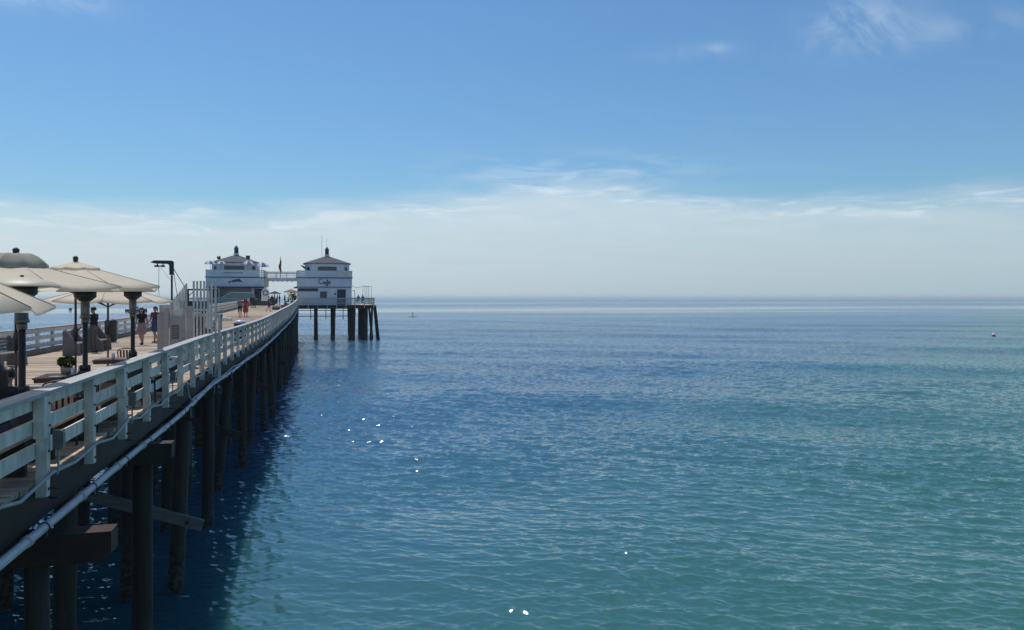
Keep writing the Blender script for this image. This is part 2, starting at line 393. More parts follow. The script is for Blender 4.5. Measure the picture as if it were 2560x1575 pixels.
# ------------------------------------------------------------------ the sea
def build_sea():
    # polar sheet round the viewpoint: fine rings near, long ones towards the horizon
    ys = np.concatenate([np.linspace(700, 372, 40)[:-1], np.linspace(372, 14, 950), np.geomspace(13.6, 0.22, 60)])
    r = CAM_Z * 768.0 / ys                     # 7.7 m ... 24 km
    r = np.concatenate([[1.0, 4.0], r])
    fine = np.linspace(-36, 36, 1230); a = np.concatenate([np.linspace(-178, -37.5, 40), fine, np.linspace(37.5, 180, 40)])
    a = np.radians(a) + YAW
    NR, NA = len(r), len(a)
    R, A = np.meshgrid(r, a, indexing='ij')
    X = R * np.sin(A); Y = R * np.cos(A)
    dr = np.gradient(r); sp = np.maximum(np.repeat(dr[:, None], NA, 1) * 0.9, R * 0.0011)
    Z = np.zeros_like(X); DX = np.zeros_like(X); DY = np.zeros_like(X); lost = np.zeros_like(X)
    ncomp = 120
    lam = np.geomspace(0.15, 8.0, ncomp) * (1 + 0.04 * RNG.standard_normal(ncomp))
    main = math.radians(208)     # wind sea rolls in towards the beach
    # slope share per component, most in short chop
    share = np.exp(-0.5 * ((np.log(lam) - math.log(0.36)) / 0.85) ** 2)
    share = share / share.sum()
    rms = 0.180
    slope = np.sqrt(2 * share) * rms
    th = main + RNG.normal(0, 0.45, ncomp) + (RNG.random(ncomp) < 0.12) * RNG.normal(0, 1.5, ncomp)
    ph = RNG.random(ncomp) * 2 * math.pi
    # gust patches let the chop swell and fade from place to place
    patch = np.zeros_like(X)
    for i in range(14):
        l = RNG.uniform(9, 60); t = RNG.uniform(0, 2 * math.pi)
        patch += np.sin((X * math.sin(t) + Y * math.cos(t)) * 2 * math.pi / l + RNG.uniform(0, 6.28))
    patch = np.clip(1.0 + 0.13 * patch, 0.45, 1.6)
    for i in range(ncomp):
        k = 2 * math.pi / lam[i]; dx, dy = math.sin(th[i]), math.cos(th[i])
        w = np.clip((lam[i] / sp - 1.8) / 2.0, 0, 1); w = w * w * (3 - 2 * w)
        if w.max() <= 0:
            lost += slope[i] ** 2 / 2; continue
        am = slope[i] / k
        p = k * (X * dx + Y * dy) + ph[i]
        s, c = np.sin(p), np.cos(p)
        Z += w * am * s * patch
        DX += w * am * c * dx * 0.95; DY += w * am * c * dy * 0.95
        lost += (1 - w * w) * slope[i] ** 2 / 2
    for l, t, am in ((16, 204, 0.075), (23, 191, 0.09), (11.5, 217, 0.05), (31, 198, 0.10)):
        k = 2 * math.pi / l; t = math.radians(t); w = np.clip((l / sp - 2.2) / 2.5, 0, 1)
        Z += w * am * np.sin(k * (X * math.sin(t) + Y * math.cos(t)) + l)
    co = np.stack([X + DX, Y + DY, Z], -1).reshape(-1, 3)
    idx = np.arange(NR * NA).reshape(NR, NA)
    nxt = np.roll(idx, -1, axis=1)
    q = np.stack([idx[:-1], nxt[:-1], nxt[1:], idx[1:]], -1).reshape(-1, 4)[:, ::-1]
    me = bpy.data.meshes.new('sea')
    me.vertices.add(len(co)); me.vertices.foreach_set('co', co.astype(np.float32).ravel())
    me.loops.add(q.size); me.loops.foreach_set('vertex_index', q.astype(np.int32).ravel())
    me.polygons.add(len(q)); me.polygons.foreach_set('loop_start', np.arange(0, q.size, 4, dtype=np.int32))
    me.polygons.foreach_set('use_smooth', np.ones(len(q), bool))
    at_ = me.attributes.new('chop', 'FLOAT', 'POINT')
    at_.data.foreach_set('value', np.sqrt(lost).astype(np.float32).ravel())
    me.update(); me.validate()
    m = bpy.data.materials.new('sea water'); m.use_nodes = True
    nt = m.node_tree; N, L = nt.nodes, nt.links
    b = N['Principled BSDF']
    b.inputs['IOR'].default_value = 1.85; b.inputs['Specular IOR Level'].default_value = 0.5
    b.inputs['Roughness'].default_value = 0.035
    b.subsurface_method = 'BURLEY'; b.inputs['Subsurface Weight'].default_value = 1.0
    b.inputs['Subsurface Radius'].default_value = (0.6, 1.0, 1.0); b.inputs['Subsurface Scale'].default_value = 1.3
    def math_(op, a_, b_=None):
        n = N.new('ShaderNodeMath'); n.operation = op
        for i, v in enumerate((a_, b_)):
            if v is None: continue
            if isinstance(v, (int, float)): n.inputs[i].default_value = v
            else: L.new(v, n.inputs[i])
        return n.outputs[0]
    geo = N.new('ShaderNodeNewGeometry')
    # water colour: turquoise over the shallow bottom, blue further out
    sep = N.new('ShaderNodeSeparateXYZ'); L.new(geo.outputs['Position'], sep.inputs[0])
    nz0 = N.new('ShaderNodeTexNoise'); nz0.inputs['Scale'].default_value = 0.035; nz0.inputs['Detail'].default_value = 4
    L.new(geo.outputs['Position'], nz0.inputs['Vector'])
    dep = N.new('ShaderNodeMapRange'); dep.interpolation_type = 'SMOOTHSTEP'
    L.new(math_('ADD', math_('SUBTRACT', sep.outputs[1], math_('MULTIPLY', sep.outputs[0], 0.9)), math_('MULTIPLY', nz0.outputs['Fac'], 22.0)), dep.inputs[0])
    dep.inputs[1].default_value = 4; dep.inputs[2].default_value = 58
    cr = N.new('ShaderNodeMix'); cr.data_type = 'RGBA'
    L.new(dep.outputs[0], cr.inputs[0])
    cr.inputs[6].default_value = SEA_NEAR; cr.inputs[7].default_value = SEA_FAR
    L.new(cr.outputs[2], b.inputs['Base Color'])
    # the chop too fine for the mesh tilts the normal; slicks far out are smoother
    att = N.new('ShaderNodeAttribute'); att.attribute_name = 'chop'
    nz = N.new('ShaderNodeTexNoise'); nz.inputs['Scale'].default_value = 2.6; nz.inputs['Detail'].default_value = 3
    nz.inputs['Roughness'].default_value = 0.6
    mp = N.new('ShaderNodeMapping'); mp.inputs['Scale'].default_value = (0.9, 2.4, 1); mp.inputs['Rotation'].default_value = (0, 0, 0.35)
    L.new(geo.outputs['Position'], mp.inputs[0]); L.new(mp.outputs[0], nz.inputs['Vector'])
    # calm slicks lie in long lanes across the outer water
    slick = N.new('ShaderNodeTexNoise'); slick.inputs['Scale'].default_value = 1.0; slick.inputs['Detail'].default_value = 5
    mp2 = N.new('ShaderNodeMapping'); mp2.inputs['Scale'].default_value = (0.004, 0.016, 1)
    L.new(geo.outputs['Position'], mp2.inputs[0]); L.new(mp2.outputs[0], slick.inputs['Vector'])
    lane = math_('ADD', math_('ADD', math_('MULTIPLY', sep.outputs[0], -0.02), math_('MULTIPLY', sep.outputs[1], 0.968)), math_('MULTIPLY', math_('SUBTRACT', slick.outputs['Fac'], 0.5), 420.0))
    def pulse(c0, w0, k):
        q = math_('DIVIDE', math_('SUBTRACT', lane, c0), w0)
        return math_('MULTIPLY', math_('EXPONENT', math_('MULTIPLY', math_('MULTIPLY', q, q), -1.0)), k)
    calm = math_('ADD', math_('ADD', pulse(445.0, 110.0, 0.85), pulse(980.0, 110.0, 0.7)), math_('ADD', pulse(245.0, 22.0, 0.25), pulse(720.0, 30.0, 0.3)))
    damp = math_('MAXIMUM', math_('SUBTRACT', 1.0, calm), 0.15)
    amt0 = math_('ADD', math_('MULTIPLY', att.outputs['Fac'], 10.5), 0.2)
    amt = math_('MULTIPLY', amt0, damp)
    L.new(math_('ADD', math_('MULTIPLY', math_('MULTIPLY', att.outputs['Fac'], damp), 0.75), 0.020), b.inputs['Roughness'])
    sub = N.new('ShaderNodeVectorMath'); sub.operation = 'SUBTRACT'; sub.inputs[1].default_value = (0.5, 0.5, 0.5)
    L.new(nz.outputs['Color'], sub.inputs[0])
    flat = N.new('ShaderNodeVectorMath'); flat.operation = 'MULTIPLY'; flat.inputs[1].default_value = (0.8, 1.2, 0)
    L.new(sub.outputs[0], flat.inputs[0])
    sc = N.new('ShaderNodeVectorMath'); sc.operation = 'SCALE'; L.new(flat.outputs[0], sc.inputs[0]); L.new(amt, sc.inputs['Scale'])
    ad = N.new('ShaderNodeVectorMath'); ad.operation = 'ADD'; L.new(geo.outputs['Normal'], ad.inputs[0]); L.new(sc.outputs[0], ad.inputs[1])
    nm = N.new('ShaderNodeVectorMath'); nm.operation = 'NORMALIZE'; L.new(ad.outputs[0], nm.inputs[0])
    L.new(nm.outputs[0], b.inputs['Normal'])
    me.materials.append(m)
    o = put('sea', me); tag(o, kind='structure')
    o['label'] = 'rippled blue green sea reaching to the horizon'
SEA_NEAR = (0.032, 0.116, 0.084, 1)
SEA_FAR = (0.022, 0.084, 0.155, 1)
build_sea()

# ------------------------------------------------------------------ the pier
pier = thing('pier', 'long timber pier of weathered planks on dark piles running out to two white pavilions', 'pier')
def side_x(base, t): return base + bend(t)

def build_deck():
    W0, W1 = XL - 0.22, XR + 0.03
    me = MB().box(W0, W1, -0.116, 0.116, -0.06, 0).mesh('plank', DECK)
    rest = MB(); n = 0; t = 3.4
    while t < T_END + 0.5:
        if n < 300:
            o = put('plank', me, pier, (bend(t) + RNG.normal(0, 0.012), t, deckz(t) + RNG.normal(0, 0.004)), (RNG.normal(0, 0.006), 0, RNG.normal(0, 0.0008)))
        else:
            x = bend(t); z = deckz(t) + RNG.normal(0, 0.003)
            rest.box(x + W0, x + W1, t - 0.119, t + 0.119, z - 0.06, z)
        n += 1; t += 0.25
    tag(rest.build('planks', DECK, pier), kind='stuff')
    # stringers under the planks, the outermost one shows as the dark edge of the deck
    for k, (xs, h) in enumerate(((XR - 0.09, 0.46), (XR - 1.9, 0.36), (XR - 3.7, 0.36), (XR - 5.5, 0.36), (XL - 0.05, 0.46))):
        t0 = 3.3
        while t0 < T_END:
            t1 = min(t0 + 4.75, T_END + 0.4)
            mb = MB()
            seg = [t0 + (t1 - t0) * i / 3 for i in range(4)]
            for a, b in zip(seg[:-1], seg[1:]):
                mb.beam((side_x(xs, a), a, deckz(a) - 0.063 - h / 2), (side_x(xs, b), b, deckz(b) - 0.063 - h / 2), 0.16, h)
            mb.build('stringer', TIMBER, pier)
            t0 = t1
    # bents: a cap beam on five piles every 4.75 m
    pm = []
    for v in range(6):
        mb = MB(); prof = []
        r0 = 0.17 + 0.015 * (v % 3)
        for i in range(9):
            z = -6.2 + 6.2 * i / 8
            prof.append((r0 * (1.12 - 0.14 * i / 8) * (1 + RNG.normal(0, 0.012)), z))
        mb.lathe(prof, n=12); pm.append(mb.mesh('pile', PILE))
    t = 5.53; bi = 0
    while t < T_END - 1:
        zc = deckz(t) - 0.063 - 0.46 - (0.20 if bi == 1 else 0.0)
        out = (0.74, 0.62)[bi - 1] if bi in (1, 2) else (0.25 if bi > 2 else 0.3)
        x0, x1 = side_x(XL, t) - 0.3, side_x(XR, t) + out
        mb = MB(); c = 0.09
        mb.prism_y([(x0, zc - 0.36), (x1 - c, zc - 0.36), (x1, zc - 0.36 + c), (x1, zc), (x0, zc)], t - 0.16, t + 0.16)
        mb.build('pile_cap', RUSTWOOD if bi == 1 else TIMBER, pier)
        for j, xs in enumerate((XR + 0.12, XR - 1.15, XR - 2.4, XR - 3.6, XR - 4.9, XR - 6.1, XL + 0.05)):
            x = side_x(xs, t) + RNG.normal(0, 0.05)
            lean = RNG.normal(0, 0.012)
            if bi == 1 and j == 0: x = XR - 0.10
            if j == 0: lean = [0.02, -0.02, 0.0, 0.05, 0.03, 0.10, 0.02, 0.06, 0.02][bi] if bi < 9 else RNG.uniform(-0.01, 0.07)
            ztop = zc - 0.363
            if bi > 3 and j in (1, 3, 5): x += RNG.uniform(-0.3, 0.3)
            o = put('pile', pm[(bi * 3 + j) % 6], pier, (x, t + RNG.normal(0, 0.03), ztop), (RNG.normal(0, 0.008), -lean, RNG.random() * 6))
            if bi == 1 and j == 0: o.scale = (0.8, 0.8, 1)
        # sway braces bolted across the piles on some bents
        if bi in (3, 5, 8, 11, 14):
            xa, xb = side_x(XR, t) - 1.75, side_x(XR, t) + 0.55
            za = zc - 1.85 if bi == 3 else zc - 1.3
            mb = MB(); mb.beam((xa - 0.35, t - 0.26, za), (xb, t - 0.26, za - 0.95), 0.09, 0.26); br = mb.build('sway_brace', TIMBER if bi != 3 else BENCHGREY, pier)
            d = Vector((xb - xa + 0.35, 0, -0.95)).normalized(); p = Vector((xb, t - 0.32, za - 0.95)) - d * 0.35
            MB().tube([p, p + Vector((0, -0.05, 0))], 0.045, 8).build('bolt', STEEL, br)
        t += 4.75; bi += 1
build_deck()

def pipe_run():
    # pale pipe slung along the deck edge, with couplings and straps
    pts = []; t = 3.4
    while t < T_END - 2:
        pts.append((side_x(XR, t) + 0.17 + 0.012 * math.sin(t * 0.7), t, deckz(t) - 0.535 + 0.055 * min(1.0, max(0.0, (15.0 - t) / 7.0)) + 0.02 * math.sin(t * 0.55 + 1))); t += 0.95
    p = MB().tube(pts, 0.052, 10).build('pipe', PIPE, pier)
    cm = MB().tube([(0, -0.05, 0), (0, 0.05, 0)], 0.064, 10).mesh('coupling', PIPE)
    sm = MB().tube([(0, -0.018, 0), (0, 0.018, 0)], 0.060, 10).box(-0.03, 0.03, -0.02, 0.02, -0.11, -0.045).mesh('strap', STEEL)
    for i in range(2, len(pts) - 1, 2):
        if i > 80: break
        put('coupling', cm, p, pts[i]); 
        q = Vector(pts[i]).lerp(Vector(pts[i + 1]), 0.55)
        put('strap', sm, p, q)
    # thin cable hung just above the pipe, starting where it drops from the rail
    pts2 = [(side_x(XR, 20.4) + 0.06, 20.4, deckz(20.4) - 0.02), (side_x(XR, 20.5) + 0.10, 20.5, deckz(20.5) - 0.35), (side_x(XR, 20.7) + 0.14, 20.7, deckz(20.7) - 0.49)]
    t = 21.2
    while t < T_END - 2:
        pts2.append((side_x(XR, t) + 0.15, t, deckz(t) - 0.43 - 0.05 * abs(math.sin(t * 0.62)))); t += 0.85
    MB().tube(pts2, 0.022, 6).build('cable', CONDUIT, pier)
pipe_run()

# ------------------------------------------------------------------ railings
def railing(root, base, sgn, t0, t1, step, outer, mats=WHITE, sister=False, curb=False):
    """posts outside the boards; sgn points to the outer side"""
    pmesh = MB().box(-0.0575, 0.0575, -0.06, 0.06, -1.20, -0.045).mesh('post', mats)
    smesh = MB().box(-0.057, 0.057, -0.05, 0.05, -0.52, -0.046).mesh('post_block', mats)
    bolt = MB().lathe([(0.016, 0), (0.016, 0.012), (0.011, 0.014)], n=8).mesh('bolt', STEEL)
    bolt.transform(Matrix.Rotation(math.pi / 2, 4, 'Y'))
    ts = []; t = t0
    while t < t1: ts.append(t); t += step
    top = lambda q: deckz(q) + 1.0
    for i, q in enumerate(ts):
        zz = pmesh
        tw = RNG.normal(0, 0.008)
        po = put('post', pmesh, root, (side_x(base, q) + sgn * 0.083, q, top(q) + RNG.normal(0, 0.006)), (RNG.normal(0, 0.006), tw, RNG.normal(0, 0.02)))
        if sgn > 0 and i < 14:
            for zb in (-0.13, -0.39, -0.68, -1.12):
                put('bolt', bolt, po, (0.0585, RNG.normal(0, 0.006), zb))
        if sister and i % 2 == 0 and i < 14:
            put('post_block', smesh, root, (side_x(base, q) + sgn * 0.083, q - 0.112, top(q)), (0, 0, RNG.normal(0, 0.02)))
    for i in range(0, len(ts) - 1, 2):
        a = ts[i]; b = ts[min(i + 2, len(ts) - 1)]
        mid = (a + b) / 2
        for (zt, zb) in ((-0.06, -0.20), (-0.315, -0.465), (-0.60, -0.765)):
            mb = MB(); g = 0.004
            ja, jb = RNG.normal(0, 0.006), RNG.normal(0, 0.006)
            for p, q in ((a + g, mid), (mid, b - g)):
                zc = (zt + zb) / 2; zj = lambda s: ja + (jb - ja) * (s - a) / (b - a)
                mb.beam((side_x(base, p) - sgn * 0.002, p, top(p) + zc + zj(p)), (side_x(base, q) - sgn * 0.002, q, top(q) + zc + zj(q)), 0.042, zt - zb)
            mb.build('rail_board', mats, root)
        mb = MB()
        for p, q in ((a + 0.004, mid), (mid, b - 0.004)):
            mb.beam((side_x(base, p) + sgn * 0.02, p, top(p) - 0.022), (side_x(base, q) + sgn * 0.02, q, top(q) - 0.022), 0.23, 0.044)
        mb.build('rail_cap', CAPSHADE, root)
        if curb:
            mb = MB()
            for p, q in ((a + 0.004, mid), (mid, b - 0.004)):
                mb.beam((side_x(base, p) - sgn * 0.12, p, deckz(p) + 0.10), (side_x(base, q) - sgn * 0.12, q, deckz(q) + 0.10), 0.18, 0.19)
            mb.build('curb_timber', BENCHGREY, root)
    return ts
rail_r = thing('pier_railing', 'white timber railing with cable and junction boxes along the open water side of the pier', 'railing')
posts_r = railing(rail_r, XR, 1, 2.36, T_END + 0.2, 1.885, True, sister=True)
rail_l = thing('pier_railing', 'white timber railing with dark curb along the far side of the deck, behind the umbrellas', 'railing')
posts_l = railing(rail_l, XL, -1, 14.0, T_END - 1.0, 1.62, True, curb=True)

def rail_fittings():
    pts = []
    for i, q in enumerate(posts_r):
        x = side_x(XR, q) + 0.175
        pts.append((x, q, deckz(q) + 0.06 + (0.05 if i % 3 == 0 else 0)))
        n = posts_r[i + 1] if i + 1 < len(posts_r) else q + 1.8
        pts.append((x - 0.02, (q + n) / 2, deckz((q + n) / 2) - 0.01 - 0.03 * (i % 2)))
    MB().tube(pts, 0.021, 6).build('conduit', CONDUIT, rail_r)
    for k in (4, 6, 8):
        q = posts_r[k]; x = side_x(XR, q) + 0.15; z = deckz(q)
        bx = MB().box(-0.045, 0.055, -0.06, 0.06, -0.11, 0.11).box(0.055, 0.062, -0.045, 0.045, -0.09, 0.09).build('junction_box', HEATMESH, rail_r, (x + 0.045, q + 0.14, z + 0.42))
        MB().tube([(0, 0, -0.11), (0, 0, -0.38), (0.0, -0.05, -0.40)], 0.013, 6).build('riser', CONDUIT, bx)
        for w in range(2):
            MB().tube([(-0.03, -0.02 + 0.04 * w, 0), (0.09, -0.02 + 0.04 * w, -0.01)], 0.012, 6).build('bracket', STEEL, rail_r, (x, q + 0.05, z - 0.12 - 0.12 * w))
rail_fittings()

# ------------------------------------------------------------------ end platform
def build_platform():
    p = thing('end_platform', 'wide timber platform on tall leaning piles at the seaward end of the pier', 'platform')
    x0, x1, y0, y1 = -19.5, 9.9, T_END + 0.45, 152.5
    mb = MB(); y = y0 + 0.15
    while y < y1:
        mb.box(x0, x1, y - 0.142, y + 0.142, ZP - 0.06, ZP); y += 0.30
    tag(mb.build('planks', DECK, p), kind='stuff')
    MB().box(x0 + 0.05, x1 - 0.05, y0 - 0.05, y0 + 0.2, ZP - 0.62, ZP - 0.063).build('fascia_beam', TIMBER, p)
    MB().box(x1 - 0.25, x1 - 0.05, y0 + 0.21, y1, ZP - 0.62, ZP - 0.063).build('fascia_beam', TIMBER, p)
    for y in (140.0, 148.5):
        MB().box(x0 + 0.05, x1 - 0.26, y - 0.18, y + 0.18, ZP - 0.70, ZP - 0.063).build('cross_beam', TIMBER, p)
    pm = []
    for v in range(3):
        mb = MB(); r = 0.24 + 0.03 * v
        mb.lathe([(r * 1.25, -7.2), (r * 1.2, -5.2), (r * 1.08, -3), (r, 0)], n=10); pm.append(mb.mesh('pile', PILE))
    for r, (y, lean) in enumerate(((132.2, 0.0), (133.6, 0), (140, 0), (148.5, 0))):
        for x in (-18.5, -15.2, -12, -9, 0.25, 3.35, 6.35, 8.4, 9.55):
            if r == 1 and x not in (0.25, 6.35, 8.4): continue
            le = 0.02 + 0.012 * (x > 6) + (0.065 if x > 9 else 0.0) + RNG.normal(0, 0.008)
            s = (1.5 if x in (6.35, 8.4) and r == 0 else 1.0) * (0.72 if x > 9 else 1)
            o = put('pile', pm[int(RNG.integers(3))], p, (x + RNG.normal(0, 0.08), y, ZP - 0.63), (0, -le, RNG.random() * 6)); o.scale = (s, s, 1)
    # fender piles at the outer corner stand proud of the fascia
    for x, y in ((10.05, 131.6), (10.0, 134.4)):
        o = put('fender_pile', pm[0], p, (x, y, ZP - 0.1), (0, -0.10, 0)); o.scale = (0.62, 0.62, 1.08)
    # boat landing hung below the platform
    lg = MB()
    for z in (5.0, 4.62, 3.55): lg.beam((-4.5, 150.8, z), (7.2, 150.8, z), 0.12, 0.14)
    for x in (-3.6, -0.6, 2.2, 5.4): lg.beam((x, 150.7, 5.3), (x, 150.7, 2.9), 0.14, 0.14, (0, 1, 0))
    lg.build('boat_landing', TIMBER, p)
    return p
build_platform()

def platform_rail():
    r = thing('platform_railing', 'white timber railing round the end platform in front of the cafe', 'railing')
    def run(a, b, n):
        a, b = Vector(a), Vector(b)
        for i in range(n + 1):
            p = a.lerp(b, i / n)
            MB().box(-0.055, 0.055, -0.055, 0.055, -0.55, 1.14).build('post', WHITE, r, p)
        u = (b - a).normalized(); off = Vector((-u.y, u.x, 0)) * 0.085
        for z, h in ((1.02, 0.2), (0.66, 0.14), (0.30, 0.16)):
            MB().beam(a + off + Vector((0, 0, z)), b + off + Vector((0, 0, z)), 0.05, h).build('rail_board', WHITE, r)
        MB().beam(a + Vector((0, 0, 1.165)), b + Vector((0, 0, 1.165)), 0.2, 0.045).build('rail_cap', WHITE, r)
    run((-2.45, T_END + 0.35, ZP), (9.75, T_END + 0.35, ZP), 8)
    run((9.85, T_END + 0.55, ZP), (9.85, 152.3, ZP), 10)
    r2 = thing('platform_railing', 'white timber railing along the platform left of the end of the deck', 'railing')
    r = r2
    run((-19.4, T_END + 0.35, ZP), (-10.2, T_END + 0.35, ZP), 6)
platform_rail()

# ------------------------------------------------------------------ the two pavilions
def octo(x0, x1, y0, y1, c): return [(x0 + c, y0), (x1 - c, y0), (x1, y0 + c), (x1, y1 - c), (x1 - c, y1), (x0 + c, y1), (x0, y1 - c), (x0, y0 + c)]
def loft(mb, pa, za, pb, zb):
    n = len(pa); vs = [(x, y, za) for x, y in pa] + [(x, y, zb) for x, y in pb]
    mb.add(vs, [(i, (i + 1) % n, (i + 1) % n + n, i + n) for i in range(n)] + [tuple(range(n)), tuple(range(2 * n - 1, n - 1, -1))])

def pavilion(cx, y0, inner, cafe):
    """inner = side facing the gap (+1 right, -1 left)"""
    lab = ('two storey white pavilion with Cafe sign, hipped roof and two aerials' if cafe else
           'two storey white pavilion with painted fish and domed parasols on its balcony')
    b = thing('pavilion', lab, 'building', (cx, y0, ZP))
    W = 4.53; D = 9.5
    # ground storey: wall with openings left as recesses
    mb = MB()
    if cafe:
        mb.box(-W + 0.05, 2.05, 0.12, 0.3, 0, 2.99); mb.box(3.5, W - 0.05, 0.12, 0.3, 0, 2.99); mb.box(2.05, 3.5, 0.12, 0.3, 2.62, 2.99)
        mb.box(-W + 0.05, -W + 0.25, 0.3, D, 0, 2.99); mb.box(W - 0.25, W - 0.05, 0.3, D, 0, 2.99); mb.box(-W + 0.25, W - 0.25, D - 0.2, D, 0, 2.99)
        mb.box(2.0, 3.6, 1.6, 1.75, 0, 2.6)
    else:
        mb.box(-W + 0.05, -2.4, 0.12, 0.3, 0, 2.99); mb.box(-2.4, 2.6, 1.5, 1.7, 0, 2.99); mb.box(2.6, 2.95, 0.12, 0.3, 0, 2.99)
        mb.box(2.95, W - 0.05, 1.2, 1.4, 0, 2.99)
        mb.box(-W + 0.05, -W + 0.25, 0.3, D, 0, 2.99); mb.box(W - 0.25, W - 0.05, 1.4, D, 0, 2.99); mb.box(-W + 0.25, W - 0.25, D - 0.2, D, 0, 2.99)
    mb.build('ground_wall', WHITE2, b)
    MB().box(-W, W, 0.0, D, 2.993, 4.50).build('sign_wall', WHITE2, b)
    MB().box(-W - 0.12, W + 0.12, -0.14, D + 0.1, 4.503, 4.63).build('ledge', TRIM, b)
    MB().box(-W + 0.02, W - 0.02, -0.03, -0.003, 2.93, 3.05).build('awning_strip', TRIM, b)
    # balcony wall of boards
    par = MB(); s = inner
    xa, xb = (-W, W)
    for z0, z1 in ((4.64, 4.90), (4.925, 5.18), (5.205, 5.46), (5.485, 5.72)):
        if cafe:
            par.box(xa, 1.9, -0.06, 0.0, z0, z1)
            if z0 in (4.64, 5.485) or False: par.box(1.9, xb, -0.06, 0.0, z0, z1)
        else:
            par.box(xa, xb - 1.0, -0.06, 0.0, z0, z1)
            par.box(xb - 1.0, xb, -0.06, 0.0, z0 + 0.07, z1 - 0.02)
    par.build('balcony_boards', WHITE2, b)
    mb = MB()
    for i in range(7):
        x = xa + 0.06 + (xb - xa - 0.12) * i / 6
        mb.box(x - 0.05, x + 0.05, 0.003, 0.1, 4.64, 5.74)
    mb.box(xa - 0.05, xb + 0.05, -0.1, 0.12, 5.742, 5.79)
    mb.build('balcony_posts', WHITE2, b)
    for sx in (-1, 1):
        mb = MB()
        for z in (4.85, 5.15, 5.45, 5.70): mb.box(sx * W - 0.04, sx * W + 0.04, 0.12, D, z, z + 0.1)
        for i in range(7): mb.box(sx * W - 0.05, sx * W + 0.05, 0.3 + i * 1.45, 0.4 + i * 1.45, 4.64, 5.74)
        mb.build('side_railing', WHITE2, b)
    if cafe:
        for z0, z1, x0, x1 in ((5.20, 5.33, 2.1, 4.45), (4.95, 5.13, 2.1, 4.45), (4.72, 4.84, 2.7, 3.5)):  # cream strips stand in for sunlit surfaces seen through the rail gaps
            MB().box(x0, x1, -0.045, -0.015, z0, z1).build('cream_infill', CREAM, b)
    # upper storey: octagon set back behind the balcony
    if cafe: ux0, ux1 = -W + 1.25, W - 0.35
    else: ux0, ux1 = -W + 0.6, W - 1.15
    uy0, uy1, c = 1.3, 8.6, 1.25
    mb = MB(); loft(mb, octo(ux0, ux1, uy0, uy1, c), 4.6, octo(ux0, ux1, uy0, uy1, c), 7.02); mb.build('upper_wall', WHITE2, b)
    mx, my = (ux0 + ux1) / 2, (uy0 + uy1) / 2
    mb = MB(); e = 0.28
    loft(mb, octo(ux0 - e, ux1 + e, uy0 - e, uy1 + e, c + 0.1), 7.023, octo(ux0 - e, ux1 + e, uy0 - e, uy1 + e, c + 0.1), 7.12)
    loft(mb, octo(ux0 - e, ux1 + e, uy0 - e, uy1 + e, c + 0.1), 7.121, octo(mx - 0.42, mx + 0.42, my - 0.42, my + 0.42, 0.18), 8.42)
    rf = mb.build('roof', ROOF, b)
    mb = MB(); loft(mb, octo(mx - 0.40, mx + 0.40, my - 0.40, my + 0.40, 0.17), 8.3, octo(mx - 0.40, mx + 0.40, my - 0.40, my + 0.40, 0.17), 8.78); mb.build('cupola_base', WHITE2, rf)
    mb = MB(); o1 = octo(mx - 0.33, mx + 0.33, my - 0.33, my + 0.33, 0.14)
    loft(mb, o1, 8.783, o1, 9.62)
    o2 = octo(mx - 0.38, mx + 0.38, my - 0.38, my + 0.38, 0.15); o3 = octo(mx - 0.02, mx + 0.02, my - 0.02, my + 0.02, 0.008)
    loft(mb, o2, 9.623, o3, 10.15); mb.build('cupola', CUPOLA, rf)
    # window band of three lights
    ww = 1.55
    fr = MB()
    for x0, x1, z0, z1 in ((-ww, ww, 5.78, 5.86), (-ww, ww, 6.42, 6.50), (-ww, -ww + 0.08, 5.861, 6.419), (ww - 0.08, ww, 5.861, 6.419), (-0.55, -0.48, 5.861, 6.419), (0.48, 0.55, 5.861, 6.419)):
        fr.box(mx + x0, mx + x1, uy0 - 0.07, uy0 - 0.002, z0, z1)
    f = fr.build('window', TRIM, b)
    for x0, x1 in ((-ww + 0.085, -0.555), (-0.475, 0.475), (0.555, ww - 0.085)):
        MB().box(mx + x0, mx + x1, uy0 - 0.03, uy0 - 0.003, 5.865, 6.415).build('pane', GLASSDARK, f)
    for sx in (-1, 1):
        px = ux0 + c * 0.5 if sx < 0 else ux1 - c * 0.5; py = uy0 + c * 0.5
        ring = MB(); n = 18; ux, uy = math.sqrt(0.5), math.sqrt(0.5) * (-1 if sx < 0 else 1)
        pts = []
        for k in range(n + 1):
            t = 2 * math.pi * k / n
            pts.append((px + ux * 0.26 * math.cos(t) + sx * 0.03, py + uy * 0.26 * math.cos(t) - 0.03, 6.1 + 0.34 * math.sin(t)))
        ring.tube(pts, 0.06, 6); rg = ring.build('porthole', TRIM, b)
        mb = MB(); vs = [(px + ux * 0.24 * math.cos(2 * math.pi * k / n) + sx * 0.03, py + uy * 0.24 * math.cos(2 * math.pi * k / n) - 0.03, 6.1 + 0.32 * math.sin(2 * math.pi * k / n)) for k in range(n)]
        mb.add(vs, [tuple(range(n))]); mb.build('pane', GLASSDARK, rg)
    MB().box(mx - 1.5, mx + 1.5, -0.085, -0.062, 5.24, 5.34).build('lettering_board', TRIM, b) if not cafe else None
